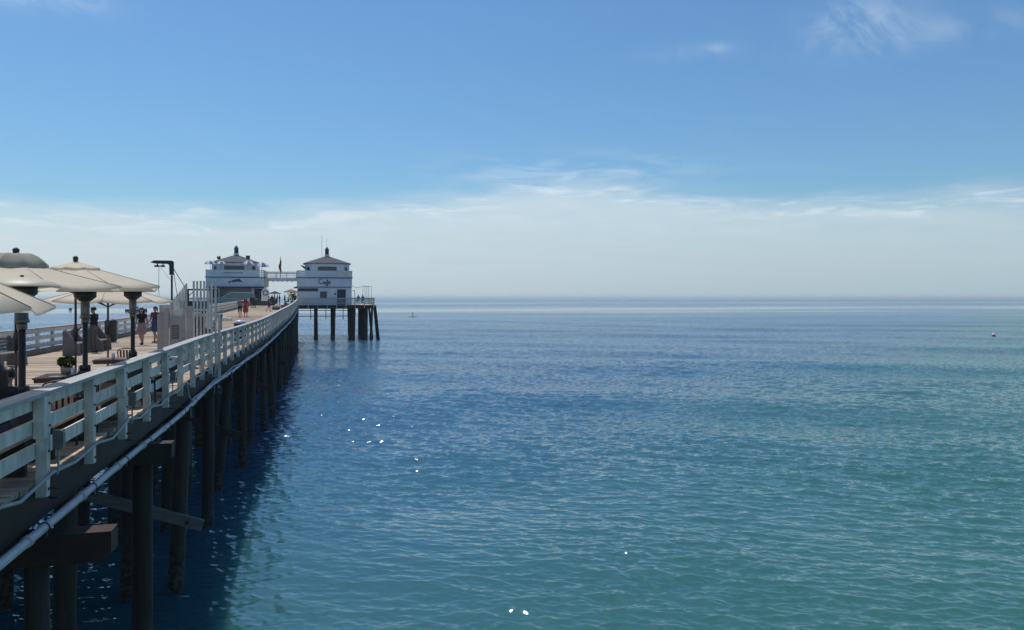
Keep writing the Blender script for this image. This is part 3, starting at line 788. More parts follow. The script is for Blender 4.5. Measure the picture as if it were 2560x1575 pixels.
    if cafe:
        # script lettering: C a f e
        def arc(x, z, rx, rz, a0, a1, n=14): return [(x + rx * math.cos(math.radians(a0 + (a1 - a0) * i / n)), -0.06, z + rz * math.sin(math.radians(a0 + (a1 - a0) * i / n))) for i in range(n + 1)]
        L = MB(); sh = -0.95
        strokes = [arc(sh + 0.32, 3.95, 0.34, 0.42, 50, 330),
                   arc(sh + 0.88, 3.72, 0.16, 0.19, 20, 380), [(sh + 1.05, -0.06, 3.9), (sh + 1.06, -0.06, 3.62), (sh + 1.16, -0.06, 3.55)],
                   [(sh + 1.16, -0.06, 3.55), (sh + 1.36, -0.06, 3.85), (sh + 1.46, -0.06, 4.22), (sh + 1.38, -0.06, 4.30), (sh + 1.32, -0.06, 4.05), (sh + 1.30, -0.06, 3.5), (sh + 1.26, -0.06, 3.22), (sh + 1.36, -0.06, 3.2), (sh + 1.44, -0.06, 3.5)],
                   [(sh + 1.24, -0.06, 3.74), (sh + 1.52, -0.06, 3.76)],
                   [(sh + 1.55, -0.06, 3.68), (sh + 1.86, -0.06, 3.78)], arc(sh + 1.72, 3.72, 0.17, 0.19, 20, 330)]
        for st in strokes: L.tube(st, 0.052, 6)
        L.build('cafe_lettering', SIGNINK, b)
        MB().box(-4.3, -1.1, 0.06, 0.115, 2.28, 2.78).build('menu_hatch', TRIM, b)
        f = MB().box(-0.75, 0.35, 0.07, 0.115, 1.0, 2.25).build('window', TRIM, b); MB().box(-0.66, 0.26, 0.05, 0.068, 1.09, 2.16).build('pane', GLASSDARK, f)
        MB().lathe([(0.17, 0), (0.17, 0.05)], n=14).build('life_ring', TRIM, b, (1.7, 0.10, 1.85), (math.pi / 2, 0, 0))
        MB().box(2.1, 3.45, 0.5, 0.56, 0.02, 2.55).build('door', TRIM, b)
        # aerials on the roof
        MB().tube([(mx - 0.85, my, 8.1), (mx - 0.88, my, 10.0), (mx - 0.86, my, 11.6), (mx - 1.0, my, 11.95)], 0.028, 5).build('aerial', STEEL, rf)
        MB().tube([(mx - 0.03, my, 10.1), (mx - 0.04, my, 11.6)], 0.018, 5).build('aerial', STEEL, rf)
        mb = MB(); mb.box(W + 0.1, W + 0.55, 1.0, 1.1, 2.35, 2.45); mb.box(W + 0.48, W + 0.56, 1.0, 1.1, 0, 2.35); mb.build('side_porch_frame', TRIM, b)
        mb = MB(); mb.lathe([(0.02, 0.32), (0.45, 0.18), (0.62, 0.0)], n=10); o = mb.build('wall_dish', TRIM, b, (ux0 - 0.3, 2.0, 6.35), (0, math.radians(40), 0))
    else:
        # leaping fish painted as a raised cut-out
        fish = [(-1.15, 3.98), (-0.92, 3.90), (-0.62, 3.93), (-0.25, 4.12), (0.12, 4.22), (0.42, 4.25), (0.62, 4.46), (0.70, 4.20), (0.88, 4.05), (1.22, 3.82), (0.85, 3.80), (0.45, 3.84), (0.1, 3.83), (-0.2, 3.80), (-0.28, 3.72), (-0.42, 3.80), (-0.72, 3.82), (-0.82, 3.72), (-0.84, 3.38), (-0.95, 3.70)]
        MB().prism_y(fish, -0.05, -0.002).build('painted_fish', SIGNINK, b)
        MB().box(-2.2, 2.4, 1.42, 1.495, 1.2, 2.9).build('shutter', CREAM if False else TANPAINT, b)
        MB().box(-3.9, -2.6, 0.06, 0.115, 0.3, 2.6).build('door', TRIM, b)
        MB().box(3.0, 4.3, 1.13, 1.195, 1.0, 2.7).build('hatch', TRIM, b)
        MB().box(-4.45, 4.5, -0.9, -0.02, 2.80, 2.92).build('canopy', TRIM, b)
        MB().box(W + 0.003, W + 0.72, 0.2, 0.3, 3.0, 4.3).build('cream_infill', CREAM, b)
        MB().lathe([(0.02, 0), (0.2, 0.04), (0.32, 0.13)], n=12).tube([(0, 0, 0), (0, 0.1, -0.6)], 0.05, 6).build('satellite_dish', STEEL, rf, (ux0 + 1.1, uy0 + 1.3, 7.85), (math.radians(75), 0, 0.2))
        MB().box(1.4, 2.0, 3.5, 4.0, 7.7, 8.25).box(1.3, 2.1, 3.4, 4.1, 8.252, 8.33).build('roof_vent', TRIM, rf)
    return b
CAFE = pavilion(1.75, 133.6, -1, True)
WEST = pavilion(-12.55, 133.6, 1, False)

# footbridge between the balconies
fb = thing('footbridge', 'white railed footbridge joining the two pavilions at balcony level', 'bridge', (0, 0, ZP))
MB().box(-8.0, -2.8, 135.2, 137.0, 4.02, 4.58).build('bridge_beam', WHITE2, fb)
mb = MB()
for x in (-7.5, -6.7, -5.9, -5.2, -4.4, -3.6): mb.box(x - 0.06, x + 0.06, 135.3, 136.9, 3.9, 4.017)
mb.build('joists', TRIM, fb)
for yy in (135.25, 136.9):
    for x in (-7.9, -6.2, -4.5, -2.9): MB().box(x - 0.05, x + 0.05, yy - 0.05, yy + 0.05, 4.583, 5.55).build('post', WHITE2, fb)
    for z, h in ((4.74, 0.07), (5.02, 0.08), (5.35, 0.22)):
        MB().box(-8.0, -2.8, yy - 0.09, yy - 0.053, z - h / 2, z + h / 2).build('rail_board', WHITE2, fb)
    MB().box(-8.0, -2.8, yy - 0.1, yy + 0.1, 5.553, 5.60).build('rail_cap', WHITE2, fb)
fl = thing('flagpole', 'flagpole on the footbridge with a limp red and blue flag', 'flag', (-5.45, 134.9, ZP))
MB().tube([(0, 0, 4.55), (0, 0, 8.2)], [0.05, 0.03], 6).build('pole', STEEL, fl)
mb = MB(); pts = []
for i in range(9):
    z = 7.95 - i * 0.30; w = [0.03, 0.05, 0.11, 0.15, 0.25, 0.34, 0.28, 0.20, 0.08][i]
    pts.append((-w, 0.10 * math.sin(i * 1.1), z)); pts.append((0.05 + 0.08 * (i > 1) + 0.03 * math.sin(i), 0.08 * math.cos(i * 1.7), z - 0.1))
mb.add(pts, [(2 * i, 2 * i + 1, 2 * i + 3, 2 * i + 2) for i in range(8)])
mb.add([(x, y + 0.015, z) for x, y, z in pts], [(2 * i, 2 * i + 2, 2 * i + 3, 2 * i + 1) for i in range(8)])
mb.build('flag', FLAGRED, fl)
mb = MB(); mb.add([(p[0] * 0.8, p[1] - 0.012, p[2]) for p in pts[:6]], [(0, 1, 3, 2), (2, 3, 5, 4)]); mb.build('flag_canton', FLAGBLUE, fl)

# parasols -------------------------------------------------------------
def parasol_mesh(r, rise, n, drop=0.0, panels=None, dome=0.0, sag=0.05):
    """ribbed single skin canopy, one taut panel between each pair of ribs; origin at rim level"""
    mb = MB(); rings = 6; sub = 6
    def P(k, j, i):
        f = i / rings; ph = j / sub; t = 2 * math.pi * (k + ph) / n
        flat = math.cos(math.pi / n) / math.cos((ph - 0.5) * 2 * math.pi / n)
        rr = r * f * flat * (1 - 0.035 * f * math.sin(math.pi * ph))
        z = rise * (1 - f) + dome * math.sin(math.pi * f) * rise - sag * r * f * math.sin(math.pi * ph) * 0.45
        z += 0.006 * r * math.sin(9 * f + 5 * ph + k * 2.1) * math.sin(math.pi * ph)
        return (rr * math.cos(t), rr * math.sin(t), z)
    for k in range(n):
        o = len(mb.v); m = panels[k % len(panels)] if panels else 0
        for i in range(rings + 1):
            for j in range(sub + 1): mb.v.append(P(k, j, i))
        if drop:
            for j in range(sub + 1): x, y, z = P(k, j, rings); mb.v.append((x, y, z - drop * (0.8 + 0.2 * math.sin(math.pi * j / sub))))
        for i in range(rings + (1 if drop else 0)):
            for j in range(sub):
                a = o + i * (sub + 1) + j; b = a + sub + 1
                mb.f.append([a, b, b + 1, a + 1]); mb.m.append(m); mb.sm.append(True)
    return mb
def raw_mesh(mb, name, mats):
    me = bpy.data.meshes.new(name); me.from_pydata(mb.v, [], mb.f)
    for m in mats: me.materials.append(m)
    me.polygons.foreach_set('material_index', mb.m); me.polygons.foreach_set('use_smooth', mb.sm); me.update()
    return me
def ribs_mesh(r, rise, n, name='ribs', rad=0.012):
    mb = MB()
    for k in range(n):
        t = 2 * math.pi * k / n
        mb.tube([(0, 0, rise - 0.03), (r * math.cos(t) * 0.99, r * math.sin(t) * 0.99, -0.02)], rad, 5)
        mb.tube([(0, 0, -rise * 0.35), (r * 0.5 * math.cos(t), r * 0.5 * math.sin(t), rise * 0.5 - 0.03)], rad * 0.9, 5)
    return mb.mesh(name, STEEL)
# four domed parasols on the west balcony
bp = raw_mesh(parasol_mesh(1.15, 0.62, 10, panels=[0, 1], dome=0.35), 'canopy', [WHITEFAB, BLUEFAB])
bpole = MB().tube([(0, 0, -1.5), (0, 0, 0.66)], 0.035, 6).mesh('pole', STEEL)
for px, d, s, lab in ((525, 125.5, 0.85, 'blue and white parasol at the far left corner of the balcony'), (554, 127, 0.78, 'blue and white parasol left of the balcony window'),
                      (620, 127.5, 0.95, 'blue and white parasol right of the balcony window'), (655, 128.5, 1.15, 'largest blue and white parasol, at the balcony end by the footbridge')):
    x, y = at(px, d)
    o = thing('parasol', lab, 'umbrella', (x, 134.2 + (s - 0.8), ZP + 6.72 + (0.0 if s < 1.1 else -0.35)), 0.3 * s, 'parasols on the balcony')
    o.scale = (s, s, s)
    put('canopy', bp, o); put('pole', bpole, o)
# umbrellas on the platform between the pavilions
um = parasol_mesh(1.5, 0.55, 8, drop=0.06)
for px, y, z, s, mt, lab in ((687, 128.0, 7.72, 0.72, NAVY, 'navy umbrella on the platform beside the left pavilion'), (727, 133.0, 8.0, 0.92, TERRA, 'faded red umbrella under the footbridge'),
                             (752, 137.0, 8.75, 0.95, NAVY, 'navy umbrella half hidden behind the cafe corner')):
    d = CY * y; x, _ = at(px, (y + 0.0) * 0.9683 / 1.0 - 0.25 * 6)
    o = thing('parasol', lab, 'umbrella', (x, y, z), 0.4, None); o.scale = (s, s, s)
    put('canopy', raw_mesh(um, 'canopy', [mt]), o); MB().tube([(0, 0, -(z - ZP) / s + 0.0), (0, 0, 0.6)], 0.03, 6).build('pole', STEEL, o)

# green windscreen in front of the left pavilion
ws = thing('windscreen', 'green tinted glass windscreen with white top rail before the left pavilion', 'screen', (0, 0, ZP))
for a, b, z0, z1 in (((-14.4, 131.9), (-12.9, 131.9), 1.25, 2.05), ((-12.9, 131.9), (-11.3, 131.9), 2.05, 2.0), ((-11.3, 131.9), (-9.7, 131.9), 2.0, 1.95)):
    vs = [(a[0], a[1], 0.15), (b[0], b[1], 0.15), (b[0], b[1], z1), (a[0], a[1], z0)]
    mb = MB(); mb.add(vs + [(x, y + 0.03, z) for x, y, z in vs], [(0, 1, 2, 3), (7, 6, 5, 4), (0, 4, 5, 1), (1, 5, 6, 2), (2, 6, 7, 3), (3, 7, 4, 0)])
    mb.build('pane', GREENGLASS, ws)
    MB().beam((a[0], a[1] + 0.015, z0 + 0.05), (b[0], b[1] + 0.015, z1 + 0.05), 0.09, 0.09).build('top_rail', WHITE2, ws)
    MB().box(a[0] - 0.04, a[0] + 0.04, a[1] + 0.035, a[1] + 0.10, 0, z0).build('post', WHITE2, ws)

# string lights on poles at the right end of the platform
pl = thing('string_light_frame', 'thin poles with a string of bulbs beyond the cafe', 'string lights', (0, 0, ZP))
prev = None; pts = [(6.45, 140.0, 3.35)]
for x, y in ((8.3, 136.5), (8.75, 138.0), (9.15, 139.5), (9.55, 141), (9.75, 136.5)):
    MB().tube([(x, y, 0), (x, y, 3.3)], 0.03, 5).build('pole', BENCHGREY, pl)
def sag(a, b, s=0.22, n=10): return [tuple(Vector(a).lerp(Vector(b), i / n) - Vector((0, 0, s * math.sin(math.pi * i / n)))) for i in range(n + 1)]
line = sag((6.3, 135.0, 3.2), (8.3, 136.5, 3.28)) + sag((8.3, 136.5, 3.28), (9.75, 136.5, 3.28), 0.08)
MB().tube(line, 0.018, 5).build('cord', STEEL, pl)
bulb = MB().lathe([(0.02, 0), (0.05, -0.06), (0.035, -0.13), (0.005, -0.15)], n=6).mesh('bulb', WHITE2)
for p in line[1:-1]: put('bulb', bulb, pl, p)

# boat hoist (davit) on the far railing
hx, hy = -10.55, 63.5
dv = thing('boat_hoist', 'dark bent steel hoist arm with hanging hook beyond the far railing', 'hoist', (hx, hy, deckz(63)))
MB().tube([(0, 0, -0.2), (0, 0, 3.6)], 0.075, 8).build('post', STEEL, dv)
mb = MB(); mb.prism_y([(-0.16, 3.62), (0.14, 3.62), (0.14, 4.62), (0.02, 4.72), (-1.25, 4.72), (-1.52, 4.56), (-1.15, 4.48), (-0.28, 4.46), (-0.18, 4.36)], -0.1, 0.1); mb.build('arm', STEEL, dv)
mb = MB(); mb.box(-1.22, -0.92, -0.12, 0.12, 4.22, 4.36); mb.box(-0.75, -0.5, -0.12, 0.12, 4.22, 4.36); mb.box(-0.92, -0.75, -0.08, 0.08, 4.26, 4.34); mb.box(-1.06, -0.98, -0.05, 0.05, 4.36, 4.47); mb.box(-0.66, -0.58, -0.05, 0.05, 4.36, 4.455); mb.build('winch', STEEL, dv)
MB().tube([(-0.95, 0, 4.25), (-0.95, 0, 2.7)], 0.008, 4).tube([(-0.88, 0, 4.25), (-0.92, 0, 2.7)], 0.008, 4).tube([(-0.82, 0, 4.25), (-0.02, 0, 3.1)], 0.010, 4).build('rope', BENCHGREY, dv)
MB().tube([(-0.93, 0, 2.72), (-0.93, 0, 2.55)], [0.06, 0.03], 6).tube([(-0.93, 0, 2.56), (-0.99, 0, 2.0)], 0.008, 4).tube([(-0.93, 0, 2.56), (-0.86, 0, 1.95)], 0.008, 4).build('hook', STEEL, dv)
MB().tube([(0.12, 0, 4.1), (0.95, 1.2, 2.35)], 0.028, 5).tube([(0.12, 0, 3.9), (0.35, 0.6, 1.6)], 0.022, 5).build('stay', STEEL, dv)

# open timber shelter beside the hoist
sh = thing('shelter', 'open dark timber shelter with braced posts beside the boat hoist', 'shelter', (-9.0, 66.0, deckz(66)))
mb = MB(); mb.box(-0.9, 1.5, -0.08, 0.08, 2.42, 2.55); mb.build('beam', STEEL, sh)
for x in (-0.75, 1.35): MB().box(x - 0.06, x + 0.06, -0.06, 0.06, 0, 2.417).build('post', STEEL, sh)
MB().beam((-0.7, 0, 2.0), (-0.3, 0, 2.4), 0.06, 0.06).beam((1.3, 0, 2.0), (0.9, 0, 2.4), 0.06, 0.06).build('brace', STEEL, sh)
kb = thing('kiosk_box', 'dark blue storage kiosk below the shelter beam', 'kiosk', (-9.6, 67.5, deckz(67.5)))
MB().box(-0.9, 1.1, -0.6, 0.6, 0.05, 1.45).build('body', TRIM, kb); MB().box(-1.0, 1.2, -0.7, 0.7, 1.453, 1.55).build('lid', STEEL, kb)
MB().box(-0.8, -0.1, -0.63, -0.603, 0.9, 1.35).build('panel', STEEL, kb)

# ------------------------------------------------------------------ the patio: umbrellas, heaters, tables
SEAM = mat('darker canvas seam', (0.55, 0.46, 0.34), 0.9)
def market_umbrella(label, loc, r, rise, rot, rim_h, vent, tilt=(0, 0)):
    """origin on the deck below the pole"""
    u = thing('patio_umbrella', label, 'umbrella', loc, rot, 'beige umbrellas over the patio tables')
    c = raw_mesh(parasol_mesh(r, rise, 8, drop=0.035, sag=0.07), 'canopy', [CANVAS])
    co = put('canopy', c, u, (0, 0, rim_h), (tilt[0], tilt[1], 0))
    sm_ = MB()
    for k in range(8):
        t = 2 * math.pi * k / 8
        sm_.tube([(0.06 * math.cos(t), 0.06 * math.sin(t), rise * 0.965 + 0.004), (r * math.cos(t), r * math.sin(t), 0.004)], 0.0055, 5)
    sm_.build('seams', SEAM, co)
    put('ribs', ribs_mesh(r, rise, 8), u, (0, 0, rim_h), (tilt[0], tilt[1], 0))
    vm = parasol_mesh(r * 0.29, rise * 0.30, 8, drop=0.10 if vent == 'puffy' else 0.03, dome=0.9 if vent == 'puffy' else 0.0, sag=0.10)
    put('vent', raw_mesh(vm, 'vent', [CANVAS_DARK if vent == 'puffy' else CANVAS]), co, (0, 0, rise * (0.84 if vent == 'puffy' else 0.80)))
    MB().lathe([(0.05, 0), (0.045, 0.05), (0.055, 0.055), (0.05, 0.09), (0.015, 0.12)], n=10).build('finial', STEEL, co, (0, 0, rise * (1.22 if vent == 'puffy' else 1.09)))
    MB().tube([(0, 0, 1.35), (0, 0, rim_h + rise)], 0.024, 8).build('pole', STEEL, u)
    MB().tube([(0, 0, 0.04), (0, 0, 1.352)], 0.022, 8).build('lower_pole', REDPOLE, u)
    MB().lathe([(0.26, 0), (0.26, 0.04), (0.05, 0.06), (0.04, 0.4)], n=16).build('base', STEEL, u)
    cr = MB().lathe([(0.045, -0.12), (0.05, 0.10), (0.03, 0.2)], n=8).build('crank', STEEL, u, (0, 0, 1.32))
    MB().tube([(0, 0, 0.02), (0.07, -0.05, 0.10), (0.15, -0.08, 0.17)], 0.012, 6).build('crank_handle', STEEL, cr)
    return u
def on_deck(px, d, dz=0):
    x, y = at(px, d); return (x, y, deckz(y) + dz)
U1 = market_umbrella('nearest beige umbrella, only its pointed right corner in the picture', on_deck(-318, 8.0), 1.68, 0.80, math.radians(-16), 1.97, 'flat')
U2 = market_umbrella('large beige umbrella topped by a puffed grey vent flap', on_deck(40, 12.8), 1.70, 0.44, math.radians(-11), 2.27, 'puffy')
U3 = market_umbrella('beige umbrella with a pointed vent cap and slanting top, behind the puffed one', on_deck(189, 15.9), 1.68, 0.47, math.radians(-9), 2.33, 'flat')
U4 = market_umbrella('lowest beige umbrella, farthest from the camera, seen below the others', on_deck(270, 19.3), 1.50, 0.45, math.radians(8), 2.02, 'flat')

def heater(label, loc):
    h = thing('patio_heater', label, 'heater', loc, random.uniform(0, 6), 'mushroom patio heaters')
    MB().lathe([(0.25, 0.0), (0.25, 0.05), (0.20, 0.06), (0.19, 0.62), (0.12, 0.80), (0.045, 0.86)], n=18).build('tank_housing', STEEL, h)
    MB().lathe([(0.085, 0.84), (0.085, 0.92), (0.042, 0.925), (0.042, 1.68)], n=12).build('post', STEEL, h)
    MB().lathe([(0.06, 1.62), (0.06, 1.70)], n=12).build('collar', HEATMESH, h)
    MB().lathe([(0.085, 1.70), (0.085, 1.74), (0.072, 1.745), (0.072, 1.98), (0.085, 1.985), (0.10, 2.0)], n=16).build('burner', HEATMESH, h)
    MB().lathe([(0.09, 1.99), (0.165, 2.05), (0.175, 2.06), (0.175, 2.17), (0.05, 2.18)], n=18).build('burner_head', STEEL, h)
    mb = MB(); mb.lathe([(0.44, 2.145), (0.43, 2.165), (0.33, 2.215), (0.2, 2.245), (0.08, 2.262), (0.0, 2.265)], n=28, cap=False)
    mb.lathe([(0.44, 2.143), (0.2, 2.20), (0.02, 2.205)], n=28, cap=False)
    mb.build('reflector', DOME, h)
    MB().lathe([(0.02, 2.265), (0.025, 2.285), (0.0, 2.29)], n=8).build('nut', STEEL, h)
    h.scale = (1, 1, 1.035)
    return h
heater('nearest mushroom heater with pale dome, post crossing the far railing at picture left', on_deck(55, 9.8))
heater('mushroom heater standing in front of the man in dark clothes', on_deck(213, 13.3, -0.03))
heater('farthest mushroom heater, beside the woman in the pink skirt', on_deck(332, 16.2))

def chair(label, loc, rz, m, group='patio chairs', arms=True):
    c = thing('patio_chair', label, 'chair', loc, rz, group)
    MB().box(-0.22, 0.22, -0.22, 0.22, 0.43, 0.46).build('seat', m, c)
    for x in (-0.2, 0.2):
        for y in (-0.2, 0.2):
            MB().beam((x, y, 0), (x * 0.95, y * 0.95, 0.428), 0.03, 0.03, (0, 1, 0)).build('leg', STEEL, c)
    pts = [(-0.21, 0.21, 0.46), (-0.22, 0.26, 0.78)] + [(-0.22 * math.cos(math.pi * i / 8), 0.27, 0.80 + 0.08 * math.sin(math.pi * i / 8)) for i in range(1, 8)] + [(0.22, 0.26, 0.78), (0.21, 0.21, 0.46)]
    MB().tube(pts, 0.013, 6).build('back_frame', STEEL, c)
    for i in range(5):
        x = -0.15 + 0.075 * i
        MB().beam((x, 0.215, 0.47), (x, 0.262, 0.83), 0.045, 0.012, (0, 1, 0)).build('slat', m, c)
    return c
def table(label, loc, rz, m, L=0.8, W=0.75):
    t = thing('patio_table', label, 'table', loc, rz, 'patio tables')
    n = 6
    for i in range(n):
        y = -W / 2 + W * (i + 0.5) / n
        MB().box(-L / 2, L / 2, y - W / n / 2 + 0.004, y + W / n / 2 - 0.004, 0.715, 0.745).build('board', m, t)
    MB().box(-L / 2 + 0.02, L / 2 - 0.02, -W / 2 + 0.02, W / 2 - 0.02, 0.66, 0.713).build('apron', m, t)
    MB().tube([(0, 0, 0.03), (0, 0, 0.66)], 0.04, 8).build('pedestal', STEEL, t)
    MB().box(-0.25, 0.25, -0.25, 0.25, 0, 0.03).build('foot', STEEL, t)
    return t
GLASSCLEAR = mat('pale drinking glass', (0.55, 0.60, 0.62), 0.1, spec=0.7)
T1 = on_deck(92, 11.3); T2 = on_deck(165, 13.3); T3 = on_deck(292, 17.0)
table('red brown table with two plates behind the railing', T1, 0.1, TABLEWOOD, 0.8, 0.7)
table('red brown table carrying the potted green shrub', T2, 0.05, TABLEWOOD, 0.8, 0.9)
table('red brown table by the farthest heater', T3, 0.0, TABLEWOOD, 0.8, 0.8)
pm = MB().lathe([(0.07, 0), (0.075, 0.006), (0.13, 0.018), (0.135, 0.023), (0.08, 0.012), (0.0, 0.011)], n=20, cap=False).mesh('plate', PLATE)
for px, d, lab in ((118, 11.45, 'white plate nearer the table corner'), (145, 12.9, 'white plate just left of the potted shrub')):
    x, y = at(px, d); o = put('plate', pm, None, (x, y, deckz(y) + 0.747)); tag(o, lab, 'plate', 'plates on the patio tables')
gl = MB().lathe([(0.032, 0), (0.034, 0.004), (0.038, 0.13), (0.035, 0.13), (0.031, 0.01)], n=12).mesh('glass', GLASSCLEAR)
for px, d, lab in ((183, 13.2, 'drinking glass right of the potted shrub'), (201, 13.6, 'drinking glass at the right edge of the shrub table'), (283, 16.8, 'drinking glass on the table by the farthest heater')):
    x, y = at(px, d); tag(put('glass', gl, None, (x, y, deckz(y) + 0.747)), lab, 'glass', 'glasses on the patio tables')
# potted shrub
sx, sy = at(167, 13.35)
ps = thing('potted_shrub', 'small round green shrub in a pale pot on the table', 'plant', (sx, sy, deckz(sy) + 0.747))
MB().box(-0.10, 0.10, -0.07, 0.07, 0.0, 0.012).lathe([(0.085, 0.012), (0.10, 0.13), (0.085, 0.135), (0.08, 0.11)], n=14).build('pot', SOIL, ps)
mb = MB()
for i in range(750):
    u = RNG.normal(0, 1, 3); u /= np.linalg.norm(u); rr = 0.6 + 0.4 * RNG.random() ** 0.4
    c = Vector((u[0] * 0.15 * rr, u[1] * 0.12 * rr, 0.225 + u[2] * 0.10 * rr * (1.0 + 0.15 * math.sin(5 * u[0]))))
    a = Vector(RNG.normal(0, 1, 3)).normalized(); b = a.cross(Vector(RNG.normal(0, 1, 3))).normalized()
    l = 0.018 + 0.01 * RNG.random()
    mb.add([c - a * l, c + b * l * 0.5, c + a * l, c - b * l * 0.5], [(0, 1, 2, 3)])
tag(mb.build('foliage', LEAF, ps), kind='stuff')
mb = MB()
for i in range(7): mb.tube([(0, 0, 0.1), (RNG.normal(0, 0.05), RNG.normal(0, 0.04), 0.24)], 0.004, 4)
mb.build('stems', TIMBER, ps)
# chairs round the tables
for px, d, rz, m, lab in ((150, 10.9, 0.3, TEAK, 'slatted wooden chair just inside the railing below the plates'), (205, 11.9, 0.2, BENCHGREY, 'dark chair between the railing and the potted shrub'),
                          (318, 14.6, -0.2, BIN, 'dark round backed chair against the farthest heater'), (355, 15.3, 0.4, BIN, 'dark round backed chair right of the farthest heater'),
                          (330, 18.8, 2.9, TABLEWOOD, 'red brown chair behind the farthest heater'), (30, 12.4, 1.5, BENCHGREY, 'grey chair half hidden behind the nearest heater')):
    chair(lab, on_deck(px, d), rz, m)
wk = thing('wicker_tub', 'tan wicker tub standing on the deck behind the railing', 'tub', on_deck(285, 13.3))
MB().lathe([(0.17, 0.0), (0.20, 0.2), (0.215, 0.42), (0.205, 0.66), (0.215, 0.68), (0.19, 0.68), (0.18, 0.5)], n=20).build('body', WICKER, wk)
MB().lathe([(0.222, 0.64), (0.226, 0.66), (0.222, 0.69)], n=20, cap=False).build('rim', TABLEWOOD, wk)
# low benches along the railing, their boards in the sun
for k, (t0, t1) in enumerate(((6.2, 8.0), (8.15, 10.2), (10.9, 12.6), (12.9, 15.2), (17.0, 18.6))):
    b = thing('low_bench', ['low tan bench at the lower left corner behind the railing', 'low tan bench beside the seated woman', 'low tan bench below the plates table', 'low tan bench under the wicker tub', 'low tan bench near the farthest heater'][k],
              'bench', (-3.42, (t0 + t1) / 2, deckz((t0 + t1) / 2)), 0, 'low benches along the patio railing')
    h = (t1 - t0) / 2
    for i in range(3): MB().box(-0.21 + i * 0.142, -0.075 + i * 0.142, -h, h, 0.42, 0.455).build('board', TEAK, b)
    for y in (-h + 0.15, h - 0.15): MB().box(-0.18, 0.18, y - 0.04, y + 0.04, 0.0, 0.417).build('leg', TIMBER, b)
# dark crates under the tables
for px, d, h, m, lab in ((182, 12.1, 0.5, STEEL, 'black crate standing behind the railing under the shrub table'), (425, 19.6, 0.55, BINBLUE, 'navy tub with pale lid behind the railing near the fence'), (160, 12.6, 0.55, TEAK, 'wooden crate beside the black crate')):
    c = thing('crate', lab, 'crate', on_deck(px, d), 0.1)
    for i in range(3): MB().box(-0.21, 0.21, -0.2, 0.2, 0.01 + i * h / 3, (i + 1) * h / 3 - 0.012).build('slat', m, c)
    MB().box(-0.23, 0.23, -0.22, 0.22, h, h + 0.035).build('lid', BINTOP if m is BINBLUE else m, c)

# ------------------------------------------------------------------ fence closing the patio
def gate_fence():
    tf = 25.4
    def gx(px): return at_t(px, tf)
    g = thing('patio_gate', 'white picket gate with rising top and beige panels closing the end of the patio', 'gate', (0, tf, deckz(tf)))
    def X(px):
        k = (px - 1280) / 1920.0
        return (k * CY * tf + SY * tf) / (CY - k * SY)
    # beige lower panel, post and pale corrugated sheet at the left end
    for i in range(4):
        a = X(393 + i * 4.6); b = X(393 + i * 4.6 + 4.4)
        MB().box(a, b, 0.0, 0.03, 0.05, 1.62).build('board', TANPAINT, g)
    for i in range(7):
        a = X(397 + i * 3.9); b = X(397 + i * 3.9 + 3.7)
        MB().box(a, b, 0.06 + 0.012 * (i % 2), 0.085 + 0.012 * (i % 2), 1.2, 1.90).build('corrugation', WHITE, g)
    MB().box(X(411), X(422.5), -0.08, -0.004, 0.0, 1.80).build('post', TANPAINT, g)
    # pickets with a rising swoop
    n = 11
    for i in range(n):
        f = i / (n - 1); a = X(424.5 + 3.75 * i); b = X(424.5 + 3.75 * i + 2.9)
        top = 2.00 + 0.53 * f ** 1.15
        MB().box(a, b, 0.0, 0.025, 0.04, top).build('picket', WHITE, g)
    MB().box(X(424), X(466), 0.028, 0.06, 1.52, 1.62).build('rail', WHITE, g)
    MB().box(X(424), X(466), -0.03, -0.003, 0.06, 1.52).build('lower_panel', TANPAINT, g)
    nt_ = MB().box(X(430), X(447), -0.045, -0.033, 0.86, 1.28).build('notice', BENCHGREY, g)
    for k in range(5): MB().box(X(432), X(445), -0.05, -0.0455, 0.92 + k * 0.07, 0.935 + k * 0.07).build('line', TANPAINT, nt_)
    MB().box(X(464.5), X(467.5), -0.04, 0.06, 0, 2.56).build('stile', WHITE, g)
    MB().box(X(468.5), X(480.5), -0.07, 0.07, 0, 1.86).build('post', TANPAINT, g)
    s = thing('slat_screen', 'tall white slat screen reaching out past the railing over the water', 'fence', (0, 26.1, deckz(26.1)))
    tf2 = 26.1
    def X2(px):
        k = (px - 1280) / 1920.0
        return (k * CY * tf2 + SY * tf2) / (CY - k * SY)
    for i, px in enumerate((484, 492.6, 501.5, 510.5, 519.5, 529.0, 539.0)):
        a, b = X2(px - 2.3), X2(px + 2.3)
        y = 0.03 if i < 3 else -0.0
        MB().box(a, b, y - 0.03, y + 0.03, 0.03 if i < 3 else -0.42, 2.66).build('slat', WHITE, s)
    MB().box(X2(545.0), X2(551.5), -0.05, 0.05, -0.42, 1.60).build('end_post', WHITE, s)
    MB().box(X2(470), X2(551), 0.065, 0.10, 1.52, 1.62).build('rail', WHITE, s)
    MB().box(X2(510), X2(551), 0.036, 0.064, -0.40, -0.31).build('rail', WHITE, s)
gate_fence()

